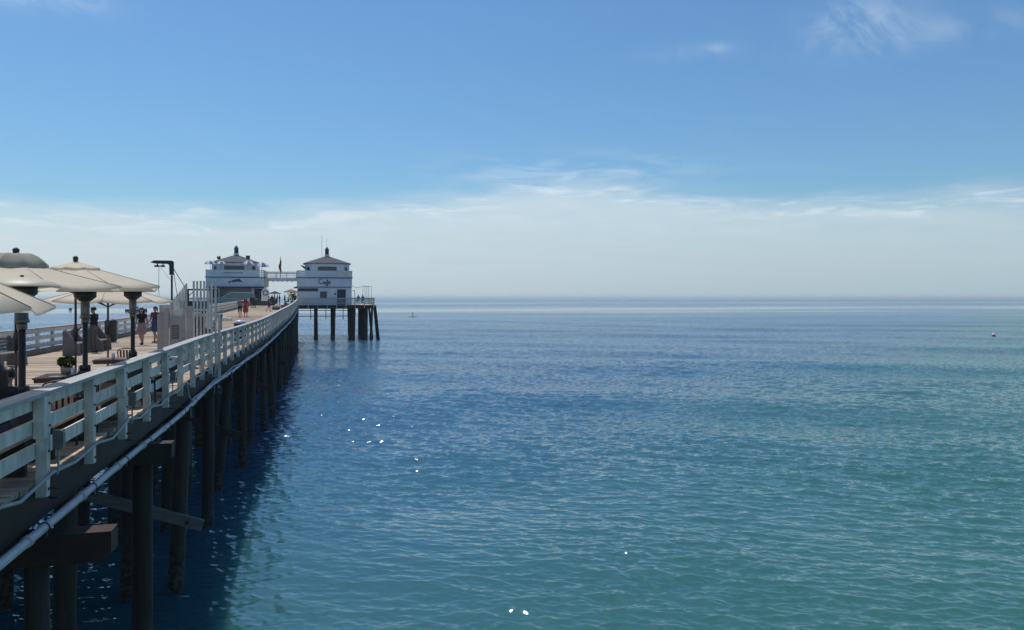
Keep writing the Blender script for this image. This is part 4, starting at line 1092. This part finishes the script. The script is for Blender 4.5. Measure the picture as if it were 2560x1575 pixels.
# things standing just beyond the fence
fp = thing('folded_parasol', 'closed white parasol behind the slat screen', 'umbrella', on_deck(522, 31.0))
MB().lathe([(0.02, 2.0), (0.05, 1.95), (0.10, 1.5), (0.14, 1.0), (0.11, 0.95), (0.06, 0.9)], n=10).build('canopy', WHITEFAB, fp)
MB().tube([(0, 0, 0.05), (0, 0, 2.05)], 0.025, 6).build('pole', STEEL, fp); MB().lathe([(0.22, 0), (0.22, 0.06), (0.05, 0.08)], n=14).build('base', STEEL, fp)
db = thing('bollard_lamp', 'dark brown square post lamp right of the slat screen', 'lamp post', on_deck(550, 34.5))
MB().box(-0.07, 0.07, -0.07, 0.07, 0, 1.25).build('post', STEEL, db); MB().box(-0.10, 0.10, -0.10, 0.10, 1.253, 1.42).build('head', TRIM, db)
for px, d, n, lab in ((498, 30, 4, 'tall stack behind the slat screen'), (533, 33, 3, 'short stack near the bollard lamp')):
    st = on_deck(px, d)
    for k in range(n):
        chair('dark chair, %s of the %s' % (['lowest', 'second', 'third', 'topmost'][k if n == 4 or k < 2 else 3], lab), (st[0], st[1], st[2] + 0.16 * k), 0.5 + 0.03 * k, BIN, 'stacked dark chairs')
for px, d, lab in ((478, 38, 'dark blue cabinet left of the slat screen'), (507, 44, 'dark blue cabinet seen between the slats')):
    c = thing('cabinet', lab, 'cabinet', on_deck(px, d), 0.05)
    MB().box(-0.4, 0.4, -0.3, 0.3, 0.06, 1.35).build('body', TRIM, c); MB().box(-0.44, 0.44, -0.34, 0.34, 1.353, 1.42).build('top', BINTOP, c)
    for x in (-0.37, 0.01): MB().box(x, x + 0.36, -0.325, -0.303, 0.12, 1.28).build('door', STEEL, c)

# bins -----------------------------------------------------------------
def bin_(label, loc, m, top, h=1.05, r=0.27):
    b = thing('litter_bin', label, 'bin', loc)
    MB().lathe([(r * 0.9, 0.02), (r, 0.1), (r, h * 0.80), (r * 1.04, h * 0.81), (r * 1.04, h * 0.85), (r, h * 0.86)], n=20).build('drum', m, b)
    MB().lathe([(r * 1.03, h * 0.862), (r * 1.03, h * 0.90), (r * 0.8, h * 0.97), (r * 0.4, h), (0.01, h * 1.005)], n=20).build('lid', top, b)
    return b
bin_('navy bin with pale domed lid behind the near railing', on_deck(600, 35.8), BINBLUE, BINTOP, 1.12)
bin_('dark green bin against the far railing', on_deck(277, 37.0), BIN, BIN, 1.12, 0.27)
wb = thing('bundle', 'white tarpaulin bundle lying on the open deck', 'bundle', on_deck(562, 62.0))
mb = MB(); mb.lathe([(0.30, 0), (0.36, 0.08), (0.30, 0.24), (0.15, 0.34), (0.02, 0.36)], n=12); o = mb.build('wrap', WHITEFAB, wb); o.scale = (1.0, 0.7, 0.9)
mb = MB(); mb.lathe([(0.18, 0), (0.2, 0.06), (0.1, 0.22), (0.01, 0.25)], n=10); mb.build('fold', WHITEFAB, wb, (0.38, 0.1, 0))

# deck benches facing the sea
def deck_bench(label, loc, rz):
    b = thing('deck_bench', label, 'bench', loc, rz, 'grey timber benches by the far railing')
    for x in (-0.75, 0.75):
        MB().prism_x([(-0.30, 0), (0.28, 0), (0.24, 0.45), (0.16, 0.46), (-0.20, 0.95), (-0.30, 0.92)], x - 0.05, x + 0.05).build('end_panel', BENCHGREY, b)
    for i in range(4): MB().box(-0.695, 0.695, -0.16 + i * 0.105, -0.065 + i * 0.105, 0.42, 0.455).build('seat_slat', BENCHGREY, b)
    for i in range(4): MB().box(-0.695, 0.695, -0.235 + 0.008 * i - 0.04 + 0.02, -0.20 + 0.008 * i - 0.02, 0.52 + 0.105 * (3 - i) - 0.02, 0.60 + 0.105 * (3 - i) - 0.02).build('back_slat', BENCHGREY, b)
    return b
deck_bench('grey timber bench at the left edge of the picture by the railing', on_deck(15, 23.5), math.radians(-95))
deck_bench('grey timber bench behind the puffed umbrella pole', on_deck(190, 29.3), math.radians(-85))
deck_bench('grey timber bench next to the standing man', on_deck(250, 31.5), math.radians(-88))
# low things by the near railing far down the deck
for px, d, c1, lab in ((690, 96, TANPAINT, 'tan topped low seat by the near railing far down the deck'), (712, 103, TERRA, 'reddish low seat beyond the tan one'), (728, 112, TRIM, 'dark low seat closest to the cafe corner')):
    b = thing('ottoman', lab, 'seat', on_deck(px, d), 0.1)
    MB().box(-0.5, 0.5, -0.9, 0.9, 0.30, 0.5).build('cushion', c1, b); MB().box(-0.45, 0.45, -0.85, 0.85, 0.02, 0.297).build('frame', TRIM, b)
    MB().box(-0.15, 0.3, -0.88, -0.5, 0.503, 0.72).build('pillow', WHITEFAB if c1 is TANPAINT else TRIM, b)
# planters and signs at the foot of the left pavilion
for px, w, h, lab in ((640, 1.0, 1.25, 'dark planter box at the foot of the left pavilion, leftmost'), (660, 1.6, 1.1, 'dark planter box below the ring sign'), (682, 1.3, 1.15, 'dark planter box under the navy umbrella')):
    x, y, z = on_deck(px, 122.0)
    pb = thing('planter_box', lab, 'planter', (x, y, z), 0, 'dark planter boxes')
    MB().box(-w / 2, w / 2, -0.3, 0.3, 0.03, h * 0.72).build('box', TRIM, pb)
    mb = MB()
    for i in range(160):
        c = Vector((RNG.uniform(-w / 2, w / 2), RNG.uniform(-0.25, 0.25), h * 0.72 + abs(RNG.normal(0, 0.16)))); a = Vector(RNG.normal(0, 1, 3)).normalized() * 0.1; b2 = a.cross(Vector(RNG.normal(0, 1, 3))).normalized() * 0.05
        mb.add([c - a, c + b2, c + a, c - b2], [(0, 1, 2, 3)])
    tag(mb.build('foliage', LEAF, pb), kind='stuff')
x, y, z = on_deck(664, 121.5)
lr = thing('ring_sign', 'white rounded board with a dark ring beside the left pavilion', 'sign', (x, y - 0.5, z))
mb = MB(); mb.prism_y([(-0.6, 0.75), (0.6, 0.75), (0.62, 2.1)] + [(0.6 * math.cos(math.radians(a)), 2.1 + 0.6 * math.sin(math.radians(a))) for a in range(15, 180, 15)] + [(-0.62, 2.1)], 0, 0.06); mb.build('board', WHITE2, lr)
MB().tube([(0.36 * math.cos(2 * math.pi * k / 20), -0.03, 2.0 + 0.36 * math.sin(2 * math.pi * k / 20)) for k in range(21)], 0.07, 6).build('ring', TRIM, lr)
for q in (-0.5, 0.5): MB().box(q - 0.04, q + 0.04, 0.063, 0.12, 0, 1.9).build('leg', TRIM, lr)

# leafy shrub in the gap by the cafe corner
x, y, z = (-3.6, 138.5, ZP)
gs = thing('potted_shrub', 'tall leafy shrub in a tub beside the cafe corner under the footbridge', 'plant', (x, y, z))
MB().lathe([(0.3, 0), (0.4, 0.6), (0.34, 0.6)], n=12).build('pot', TRIM, gs)
mb = MB()
for i in range(500):
    u = RNG.normal(0, 1, 3); c = Vector((u[0] * 0.38, u[1] * 0.38, 1.45 + u[2] * 0.42)); a = Vector(RNG.normal(0, 1, 3)).normalized() * 0.12; b2 = a.cross(Vector(RNG.normal(0, 1, 3))).normalized() * 0.05
    mb.add([c - a, c + b2, c + a, c - b2], [(0, 1, 2, 3)])
tag(mb.build('foliage', LEAF, gs), kind='stuff'); MB().tube([(0, 0, 0.5), (0.05, 0, 1.5)], 0.05, 6).build('stem', TIMBER, gs)

# ------------------------------------------------------------------ people
def person_mesh(J, mats, voxel, hands=True, female=False, skirt=None, hair='short'):
    """one continuous body: tapered limbs united by a voxel remesh, faces coloured by the nearest limb"""
    V = Vector; j = {
        'hipL': V((-0.09, 0, 0.92)), 'hipR': V((0.09, 0, 0.92)), 'kneeL': V((-0.10, 0.02, 0.50)), 'kneeR': V((0.10, 0.02, 0.50)),
        'ankL': V((-0.10, -0.02, 0.09)), 'ankR': V((0.10, -0.02, 0.09)), 'toeL': V((-0.12, 0.14, 0.035)), 'toeR': V((0.12, 0.14, 0.035)),
        'pel': V((0, 0, 0.97)), 'waist': V((0, 0.005, 1.12)), 'chest': V((0, 0, 1.30)), 'neck': V((0, -0.005, 1.47)), 'head': V((0, 0.02, 1.63)),
        'shL': V((-0.175, 0, 1.41)), 'shR': V((0.175, 0, 1.41)), 'elL': V((-0.23, -0.02, 1.13)), 'elR': V((0.23, -0.02, 1.13)),
        'wrL': V((-0.24, 0.06, 0.89)), 'wrR': V((0.24, 0.06, 0.89))}
    for k, p in J.items(): j[k] = V(p)
    C = []
    def cap(a, b, ra, rb, tag_): C.append((V(a), V(b), ra, rb, tag_))
    fx = lambda w: V((w, 0, 0))
    wsc = 0.9 if female else 1.0
    cap(j['pel'] - fx(0.075), j['pel'] + fx(0.075), 0.118, 0.118, 'legs')
    cap(j['waist'] - fx(0.055), j['waist'] + fx(0.055), 0.112 * wsc, 0.112 * wsc, 'top')
    cap(j['pel'] + V((0, 0, 0.04)), j['waist'], 0.12 * wsc, 0.115 * wsc, 'top')
    cap(j['chest'] - fx(0.085 * wsc), j['chest'] + fx(0.085 * wsc), 0.118 * wsc, 0.118 * wsc, 'top')
    cap(j['waist'], j['chest'], 0.12 * wsc, 0.13 * wsc, 'top')
    cap(j['shL'], j['shR'], 0.066, 0.066, 'top')
    cap(j['chest'], j['neck'] - V((0, 0, 0.03)), 0.12 * wsc, 0.065, 'top')
    cap(j['neck'] - V((0, 0, 0.02)), j['head'] - V((0, 0, 0.07)), 0.052, 0.05, 'skin')
    hd = j['head']
    cap(hd + V((0, -0.012, 0.03)), hd + V((0, 0.004, -0.045)), 0.088, 0.066, 'skin')
    cap(hd + V((0, 0.055, -0.085)), hd + V((0, 0.02, -0.06)), 0.032, 0.05, 'skin')
    if hands:
        cap(hd + V((0, 0.085, 0.0)), hd + V((0, 0.098, -0.035)), 0.010, 0.016, 'skin')
        for s in (-1, 1):
            cap(hd + V((s * 0.083, -0.01, 0.01)), hd + V((s * 0.085, -0.012, -0.03)), 0.013, 0.012, 'skin')
            cap(hd + V((s * 0.033, 0.074, 0.012)), hd + V((s * 0.036, 0.074, 0.012)), 0.011, 0.011, 'eye')
        cap(hd + V((-0.02, 0.078, -0.068)), hd + V((0.02, 0.078, -0.068)), 0.009, 0.009, 'eye' if False else 'skin')
    for s, S in ((-1, 'L'), (1, 'R')):
        cap(j['hip' + S], j['knee' + S], 0.092, 0.058, 'legs')
        cap(j['knee' + S], j['knee' + S].lerp(j['ank' + S], 0.35), 0.056, 0.056, 'shin')
        cap(j['knee' + S].lerp(j['ank' + S], 0.3), j['ank' + S], 0.056, 0.038, 'shin')
        cap(j['ank' + S] + V((0, -0.03, -0.04)), j['toe' + S], 0.042, 0.034, 'shoe')
        cap(j['sh' + S], j['sh' + S].lerp(j['el' + S], 0.55), 0.060, 0.048, 'top')
        cap(j['sh' + S].lerp(j['el' + S], 0.5), j['el' + S], 0.046, 0.040, 'arm')
        cap(j['el' + S], j['wr' + S], 0.040, 0.028, 'arm')
        dr = (j['wr' + S] - j['el' + S]).normalized()
        side = V((0, 1, 0)) - dr * dr.y
        side.normalize(); pn = dr.cross(side)
        pe = j['wr' + S] + dr * 0.075
        cap(j['wr' + S] + side * 0.012, pe + side * 0.022, 0.022, 0.02, 'skin'); cap(j['wr' + S] - side * 0.012, pe - side * 0.024, 0.022, 0.019, 'skin')
        if hands:
            for q, ln in ((-1.5, 0.060), (-0.5, 0.075), (0.5, 0.080), (1.5, 0.070)):
                b0 = pe + side * (q * 0.019); b1 = b0 + dr * ln * 0.55 - pn * (0.006 * s); b2 = b1 + dr * ln * 0.35 - pn * (0.022 * s)
                cap(b0, b1, 0.0105, 0.0095, 'skin'); cap(b1, b2, 0.0095, 0.0085, 'skin')
            t0 = j['wr' + S] + dr * 0.025 + side * 0.026; t1 = t0 + dr * 0.04 + side * 0.026; cap(t0, t1, 0.013, 0.011, 'skin'); cap(t1, t1 + dr * 0.03 + side * 0.006, 0.011, 0.009, 'skin')
        else: cap(pe, pe + dr * 0.06, 0.022, 0.016, 'skin')
    if skirt:
        zl, rw = skirt; cap(j['pel'] - fx(0.04), V((-0.05, j['pel'].y * 0.5, zl)), 0.12, rw, 'legs'); cap(j['pel'] + fx(0.04), V((0.05, j['pel'].y * 0.5, zl)), 0.12, rw, 'legs')
    mb = MB()
    for a, b, ra, rb, tg in C:
        d = b - a; L = d.length; d = d.normalized() if L > 1e-6 else V((0, 0, 1))
        pts = []; rs = []
        for q in (-0.97, -0.75, -0.4, 0.0): pts.append(a + d * ra * q); rs.append(ra * math.sqrt(max(1 - q * q, 0.02)))
        for q in (0.0, 0.4, 0.75, 0.97): pts.append(b + d * rb * q); rs.append(rb * math.sqrt(max(1 - q * q, 0.02)))
        mb.tube(pts, rs, 10)
    me = bpy.data.meshes.new('body_raw'); me.from_pydata(mb.v, [], mb.f); me.update()
    tmp = bpy.data.objects.new('body_raw', me); COL.objects.link(tmp)
    rm = tmp.modifiers.new('r', 'REMESH'); rm.mode = 'VOXEL'; rm.voxel_size = voxel
    sm = tmp.modifiers.new('s', 'SMOOTH'); sm.iterations = 3 if voxel < 0.02 else 1; sm.factor = 0.4
    dg = bpy.context.evaluated_depsgraph_get(); dg.update()
    out = bpy.data.meshes.new_from_object(tmp.evaluated_get(dg)); out.name = 'body'
    bpy.data.objects.remove(tmp); bpy.data.meshes.remove(me)
    tags = ['skin', 'top', 'legs', 'shin', 'shoe', 'arm', 'eye']
    out.materials.clear()
    for t in tags: out.materials.append(mats.get(t) or {'shin': SKIN, 'arm': SKIN, 'skin': SKIN, 'shoe': SHOE, 'eye': EYE}[t])
    n = len(out.polygons); cen = np.empty(n * 3); out.polygons.foreach_get('center', cen); cen = cen.reshape(-1, 3)
    best = np.full(n, 1e9); mi = np.zeros(n, np.int32)
    for a, b, ra, rb, tg in C:
        a = np.array(a); d = np.array(b) - a; l2 = max(d @ d, 1e-9)
        t = np.clip((cen - a) @ d / l2, 0, 1)
        dist = np.linalg.norm(cen - (a + t[:, None] * d), axis=1) - (ra + (rb - ra) * t)
        dist = np.abs(dist) if tg != 'eye' else dist - 0.003
        w = dist < best; best[w] = dist[w]; mi[w] = tags.index(tg)
    out.polygons.foreach_set('material_index', mi); out.polygons.foreach_set('use_smooth', np.ones(n, bool)); out.update()
    return out, j
def hair_mesh(hd, kind):
    mb = MB(); mb.smooth = True
    n = 16; rows = 7; vs = []; fs = []
    for i in range(rows):
        for k in range(n):
            t = 2 * math.pi * k / n; f = i / (rows - 1)
            front = max(0.0, math.sin(t))
            ph = f * math.pi * (0.62 - 0.22 * front)
            r = 0.099
            x, y, z = r * math.sin(ph) * math.cos(t) * 0.98, r * 1.06 * math.sin(ph) * math.sin(t) - 0.018, r * 1.05 * math.cos(ph) + 0.028
            vs.append((hd.x + x, hd.y + y, hd.z + z))
    for i in range(rows - 1):
        for k in range(n): fs.append((i * n + k, i * n + (k + 1) % n, (i + 1) * n + (k + 1) % n, (i + 1) * n + k))
    mb.add(vs, fs)
    if kind == 'long':
        for q in range(9):
            a = math.radians(200 + q * 17.5)
            p = Vector((hd.x + 0.088 * math.cos(a), hd.y + 0.085 * math.sin(a) - 0.01, hd.z + 0.03))
            mb.tube([p, p + Vector((0.1 * math.cos(a) * 0.2, -0.02, -0.12)), p + Vector((0.01 * math.cos(q), -0.035, -0.26)), p + Vector((0.02 * math.sin(q * 2), -0.03, -0.38))], [0.03, 0.036, 0.034, 0.008], 7)
    if kind == 'tied':
        p = Vector((hd.x, hd.y - 0.10, hd.z + 0.03)); mb.tube([p, p + Vector((0, -0.05, 0.0)), p + Vector((0, -0.06, -0.10)), p + Vector((0, -0.05, -0.2))], [0.02, 0.04, 0.032, 0.008], 8)
    return mb.mesh('hair', HAIR)
def person(label, loc, rz, J, mats, voxel=0.011, hands=True, female=False, skirt=None, hair='short', scale=1.0, group=None):
    p = thing('person', label, 'person', loc, rz, group)
    me, j = person_mesh(J, mats, voxel, hands, female, skirt)
    zmin = min(v.co.z for v in me.vertices) if not J.get('_sit') else 0.0
    put('body', me, p, (0, 0, -zmin * 1.0))
    put('hair', hair_mesh(j['head'], hair), p, (0, 0, -zmin))
    p.scale = (scale,) * 3
    return p
BLACK = fabric(0.018, 0.018, 0.022); CHAR = fabric(0.03, 0.032, 0.04); PINK = fabric(0.38, 0.22, 0.21); PURP = fabric(0.085, 0.05, 0.07); BLUESH = fabric(0.06, 0.075, 0.15)
GREYF = fabric(0.16, 0.17, 0.17); REDF = fabric(0.33, 0.055, 0.05); DENIM = fabric(0.05, 0.06, 0.10); KHAKI = fabric(0.13, 0.115, 0.095); NAVYF = fabric(0.02, 0.025, 0.05)
WALK = {'kneeL': (-0.10, 0.14, 0.52), 'ankL': (-0.10, 0.16, 0.10), 'toeL': (-0.11, 0.32, 0.06), 'kneeR': (0.10, -0.04, 0.50), 'ankR': (0.10, -0.30, 0.14), 'toeR': (0.11, -0.17, 0.04),
        'elL': (-0.23, -0.12, 1.15), 'wrL': (-0.24, -0.14, 0.90), 'elR': (0.23, 0.06, 1.14), 'wrR': (0.23, 0.20, 0.94)}
LEAN = {'elR': (0.22, 0.12, 1.16), 'wrR': (0.14, 0.34, 1.13), 'elL': (-0.22, 0.10, 1.15), 'wrL': (-0.12, 0.32, 1.12), 'head': (0, 0.035, 1.62)}
SIT = {'hipL': (-0.10, 0.02, 0.52), 'hipR': (0.10, 0.02, 0.52), 'pel': (0, 0, 0.55), 'kneeL': (-0.12, 0.44, 0.52), 'kneeR': (0.12, 0.44, 0.52), 'ankL': (-0.12, 0.42, 0.10), 'ankR': (0.12, 0.42, 0.10),
       'toeL': (-0.13, 0.58, 0.04), 'toeR': (0.13, 0.58, 0.04), 'waist': (0, 0, 0.70), 'chest': (0, -0.01, 0.89), 'neck': (0, 0.0, 1.06), 'head': (0, 0.04, 1.22), 'shL': (-0.17, 0, 1.0), 'shR': (0.17, 0, 1.0),
       'elL': (-0.24, 0.06, 0.74), 'elR': (0.24, 0.06, 0.74), 'wrL': (-0.16, 0.30, 0.68), 'wrR': (0.16, 0.30, 0.68)}
person('man in black shirt and grey trousers standing in profile by the far railing', on_deck(235, 30.3), math.radians(72), LEAN, {'top': BLACK, 'legs': KHAKI, 'shin': KHAKI}, scale=1.04)
person('woman in black top and pink skirt walking towards the camera', on_deck(354, 35.2), math.radians(172), {k: v for k, v in WALK.items() if k[:2] not in ('el', 'wr')} | {'elR': (0.25, -0.05, 1.14), 'wrR': (0.27, 0.0, 0.90), 'elL': (-0.25, -0.03, 1.14), 'wrL': (-0.27, 0.05, 0.91)},
       {'top': BLACK, 'legs': PINK}, female=True, skirt=(0.62, 0.17), hair='long', scale=0.98)
person('woman in plum top and blue shorts half hidden by the beige fence panel', on_deck(388, 36.6), math.radians(150), WALK, {'top': PURP, 'legs': BLUESH}, female=True, skirt=(0.66, 0.14), hair='tied', scale=1.0)
person('seated woman with long dark hair at the lower left edge', (on_deck(12, 8.9)[0] - 0.1, on_deck(12, 8.9)[1], on_deck(12, 8.9)[2] - 0.02), math.radians(20), dict(SIT, _sit=(0, 0, 0)), {'top': NAVYF, 'legs': DENIM, 'shin': DENIM, 'arm': NAVYF}, female=True, hair='long', scale=1.0)
person('seated person in dark top beside the long haired woman', (on_deck(48, 9.5)[0] - 0.25, on_deck(48, 9.5)[1] + 0.4, on_deck(48, 9.5)[2] - 0.05), math.radians(35), dict(SIT, _sit=(0, 0, 0)), {'top': CHAR, 'legs': DENIM, 'shin': DENIM}, hair='short', scale=0.92)
person('walker in grey shirt and dark shorts on the open deck', on_deck(600, 68.5), math.radians(178), WALK, {'top': GREYF, 'legs': BLACK}, 0.018, False, scale=1.02)
person('walker in a loose red dress beside the grey shirted one', on_deck(614, 70.0), math.radians(185), WALK, {'top': REDF, 'legs': REDF, 'arm': REDF}, 0.018, False, True, (0.60, 0.21), 'long', 1.02)
person('walker in navy clothes striding across the deck toward the cafe', on_deck(672, 88.5), math.radians(-80), WALK, {'top': NAVYF, 'legs': NAVYF}, 0.022, False, scale=1.0)
person('standing man in dark jacket in front of the windscreen', on_deck(630, 104.5), math.radians(10), {}, {'top': CHAR, 'legs': CHAR, 'shin': CHAR, 'arm': CHAR}, 0.028, False)
person('standing person in pale top beside the man in dark jacket', on_deck(637, 105.0), math.radians(-20), LEAN, {'top': GREYF, 'legs': CHAR, 'shin': CHAR}, 0.028, False)
# small dark figures round the umbrellas under the footbridge
B1, _ = person_mesh({}, {'top': CHAR, 'legs': BLACK, 'shin': BLACK, 'arm': CHAR}, 0.03, False)
B2, _ = person_mesh(LEAN, {'top': NAVYF, 'legs': DENIM, 'shin': DENIM, 'arm': SKIN}, 0.03, False)
B3, _ = person_mesh(dict(SIT), {'top': CHAR, 'legs': BLACK, 'shin': BLACK}, 0.03, False)
H1 = hair_mesh(Vector((0, 0.02, 1.63)), 'short'); H3 = hair_mesh(Vector((0, 0.04, 1.22)), 'short')
far = [(680, 124, B1, 'dark standing figure nearest the ring sign under the footbridge'), (686, 127, B2, 'dark figure directly under the navy umbrella'), (693, 130, B1, 'dark figure under the right edge of the navy umbrella'),
       (699, 131, B2, 'dark figure between the two umbrellas, left of the gap'), (712, 131, B1, 'tall dark figure left of the red umbrella pole'), (721, 133, B3, 'seated figure under the red umbrella'), (738, 134, B1, 'dark figure close to the cafe corner')]
for px, d, m, lab in far:
    x, y = at(px, d)
    p = thing('person', lab, 'person', (x, y, max(deckz(y), ZP if y > 131.5 else 0)), RNG.uniform(0, 6), 'people under the footbridge')
    o = put('body', m, p); put('hair', H3 if m is B3 else H1, p)
for px, lab in ((896, 'left of the two seated people at the right end of the platform'), (907, 'right of the two seated people at the right end of the platform')):
    x, y = at(px, 137.0)
    p = thing('person', lab, 'person', (x, y, ZP + 0.22), 0.3, 'people seated on the platform')
    put('body', B3, p); put('hair', H3, p); p.scale = (1.15,) * 3
    st = thing('stool', 'high stool under the ' + lab.split(' of the')[0] + ' one of the two seated people', 'stool', (x, y, ZP))
    MB().box(-0.2, 0.2, -0.2, 0.2, 0.62, 0.68).build('seat', TRIM, st)
    for a in (-0.17, 0.17):
        for b in (-0.17, 0.17): MB().box(a - 0.02, a + 0.02, b - 0.02, b + 0.02, 0, 0.617).build('leg', TRIM, st)

# ------------------------------------------------------------------ on the water
px_, py_ = at(1032, 284.0)
bd = tag(MB().prism([(1.6 * math.cos(t) , 0.36 * math.sin(t) * (1 - 0.25 * abs(math.cos(t)))) for t in [2 * math.pi * k / 20 for k in range(20)]], 0.06, 0.16).build('paddleboard', HULL, None, (px_, py_, 0.0), (0, 0, -0.2)), 'dark paddleboard out on the open sea', 'paddleboard')
pad = person('distant paddler standing on a board out at sea', (px_, py_, 0.16), math.radians(80), LEAN, {'top': BLACK, 'legs': BLACK, 'shin': BLACK, 'arm': BLACK}, 0.03, False, scale=1.02)
tag(MB().tube([(0.3, 0.30, 1.45), (0.55, 0.30, 0.1)], 0.025, 6).box(0.5, 0.6, 0.22, 0.38, -0.25, 0.1).build('paddle', TIMBER, None, (px_, py_, 0.16), (0, 0, 1.4)), 'paddle held by the distant paddler', 'paddle')
bx_, by_ = at(2484, 141.0)
bo = thing('buoy', 'round faded red and white mooring buoy at the right of the sea', 'buoy', (bx_, by_, 0.02))
prof = [(0.33 * math.sin(math.radians(a)), 0.16 - 0.33 * math.cos(math.radians(a))) for a in range(10, 181, 10)]
MB().lathe(prof, n=20).build('float', BUOYRED, bo)
MB().lathe([(0.335 * math.sin(math.radians(a)), 0.16 - 0.335 * math.cos(math.radians(a))) for a in range(115, 151, 7)], n=20, cap=False).build('white_band', BUOYWHITE, bo)
MB().lathe([(0.34, -0.04), (0.345, 0.05), (0.335, 0.08)], n=20, cap=False).build('waterline_band', HULL, bo)
MB().tube([(0, 0, 0.48), (0, 0, 0.56)], 0.04, 6).build('eye_ring', STEEL, bo)
x, y = at(176, 440.0)
b2 = thing('buoy', 'tiny dark buoy far out beyond the far railing', 'buoy', (x, y, 0)); MB().lathe([(0.3, -0.3), (0.9, 0.2), (0.9, 0.9), (0.3, 1.5)], n=10).build('float', HULL, b2)
x, y = at(341, 400.0)
bt = thing('motor_boat', 'dark motor boat with cabin moored beyond the far railing', 'boat', (x, y, 0), math.radians(-8))
n = 10; secs = []
for i in range(n + 1):
    f = i / n; xx = -5.2 + 10.4 * f; w = 1.6 * (1 - max(0, (f - 0.45) / 0.55) ** 2.2) + 0.02; top = 1.15 + 0.75 * max(0, f - 0.4) ** 1.4
    secs.append([(xx, -w, top), (xx + 0.3 * f * f, -w * 0.7, 0.1), (xx, 0, -0.3), (xx + 0.3 * f * f, w * 0.7, 0.1), (xx, w, top)])
mb = MB(); vs = [p for s in secs for p in s]; fs = []
for i in range(n):
    for k in range(4): fs.append((i * 5 + k, i * 5 + k + 1, i * 5 + 6 + k, i * 5 + 5 + k))
    fs.append((i * 5 + 4, i * 5, i * 5 + 5, i * 5 + 9))
fs.append((0, 1, 2, 3, 4)); mb.add(vs, fs); mb.build('hull', HULL, bt)
MB().prism_y([(-1.8, 1.3), (2.2, 1.35), (1.2, 2.5), (-1.4, 2.6)], -1.0, 1.0).build('cabin', BOATWHITE, bt)
MB().prism_y([(-1.2, 1.75), (1.5, 1.75), (1.0, 2.3), (-1.1, 2.35)], -1.02, -1.003).build('cabin_window', GLASSDARK, bt)
MB().box(-1.5, 0.9, -1.1, 1.1, 3.3, 3.4).tube([(-1.3, 0.9, 2.6), (-1.3, 0.9, 3.3)], 0.05, 5).tube([(-1.3, -0.9, 2.6), (-1.3, -0.9, 3.3)], 0.05, 5).tube([(0.7, -0.9, 2.5), (0.7, -0.9, 3.3)], 0.05, 5).tube([(0.7, 0.9, 2.5), (0.7, 0.9, 3.3)], 0.05, 5).build('canopy_top', HULL, bt)
MB().tube([(2.4, 0.9, 1.4), (2.4, 0.9, 2.1), (4.6, 0.3, 2.5)], 0.04, 5).tube([(2.4, -0.9, 1.4), (2.4, -0.9, 2.1), (4.6, -0.3, 2.5)], 0.04, 5).build('bow_rail', BOATWHITE, bt)

# ------------------------------------------------------------------ sea haze
hz = bpy.data.materials.new('haze'); hz.use_nodes = True
HAZE = 0.00016
_n = hz.node_tree.nodes; _n.clear(); _o = _n.new('ShaderNodeOutputMaterial'); _v = _n.new('ShaderNodeVolumePrincipled')
_v.inputs['Density'].default_value = HAZE; _v.inputs['Color'].default_value = (0.86, 0.97, 1.0, 1); _v.inputs['Anisotropy'].default_value = 0.2
hz.node_tree.links.new(_v.outputs[0], _o.inputs['Volume'])
tag(MB().box(-24500, 24500, -24500, 24500, -2.0, 20.0).build('haze', hz), kind='stuff')
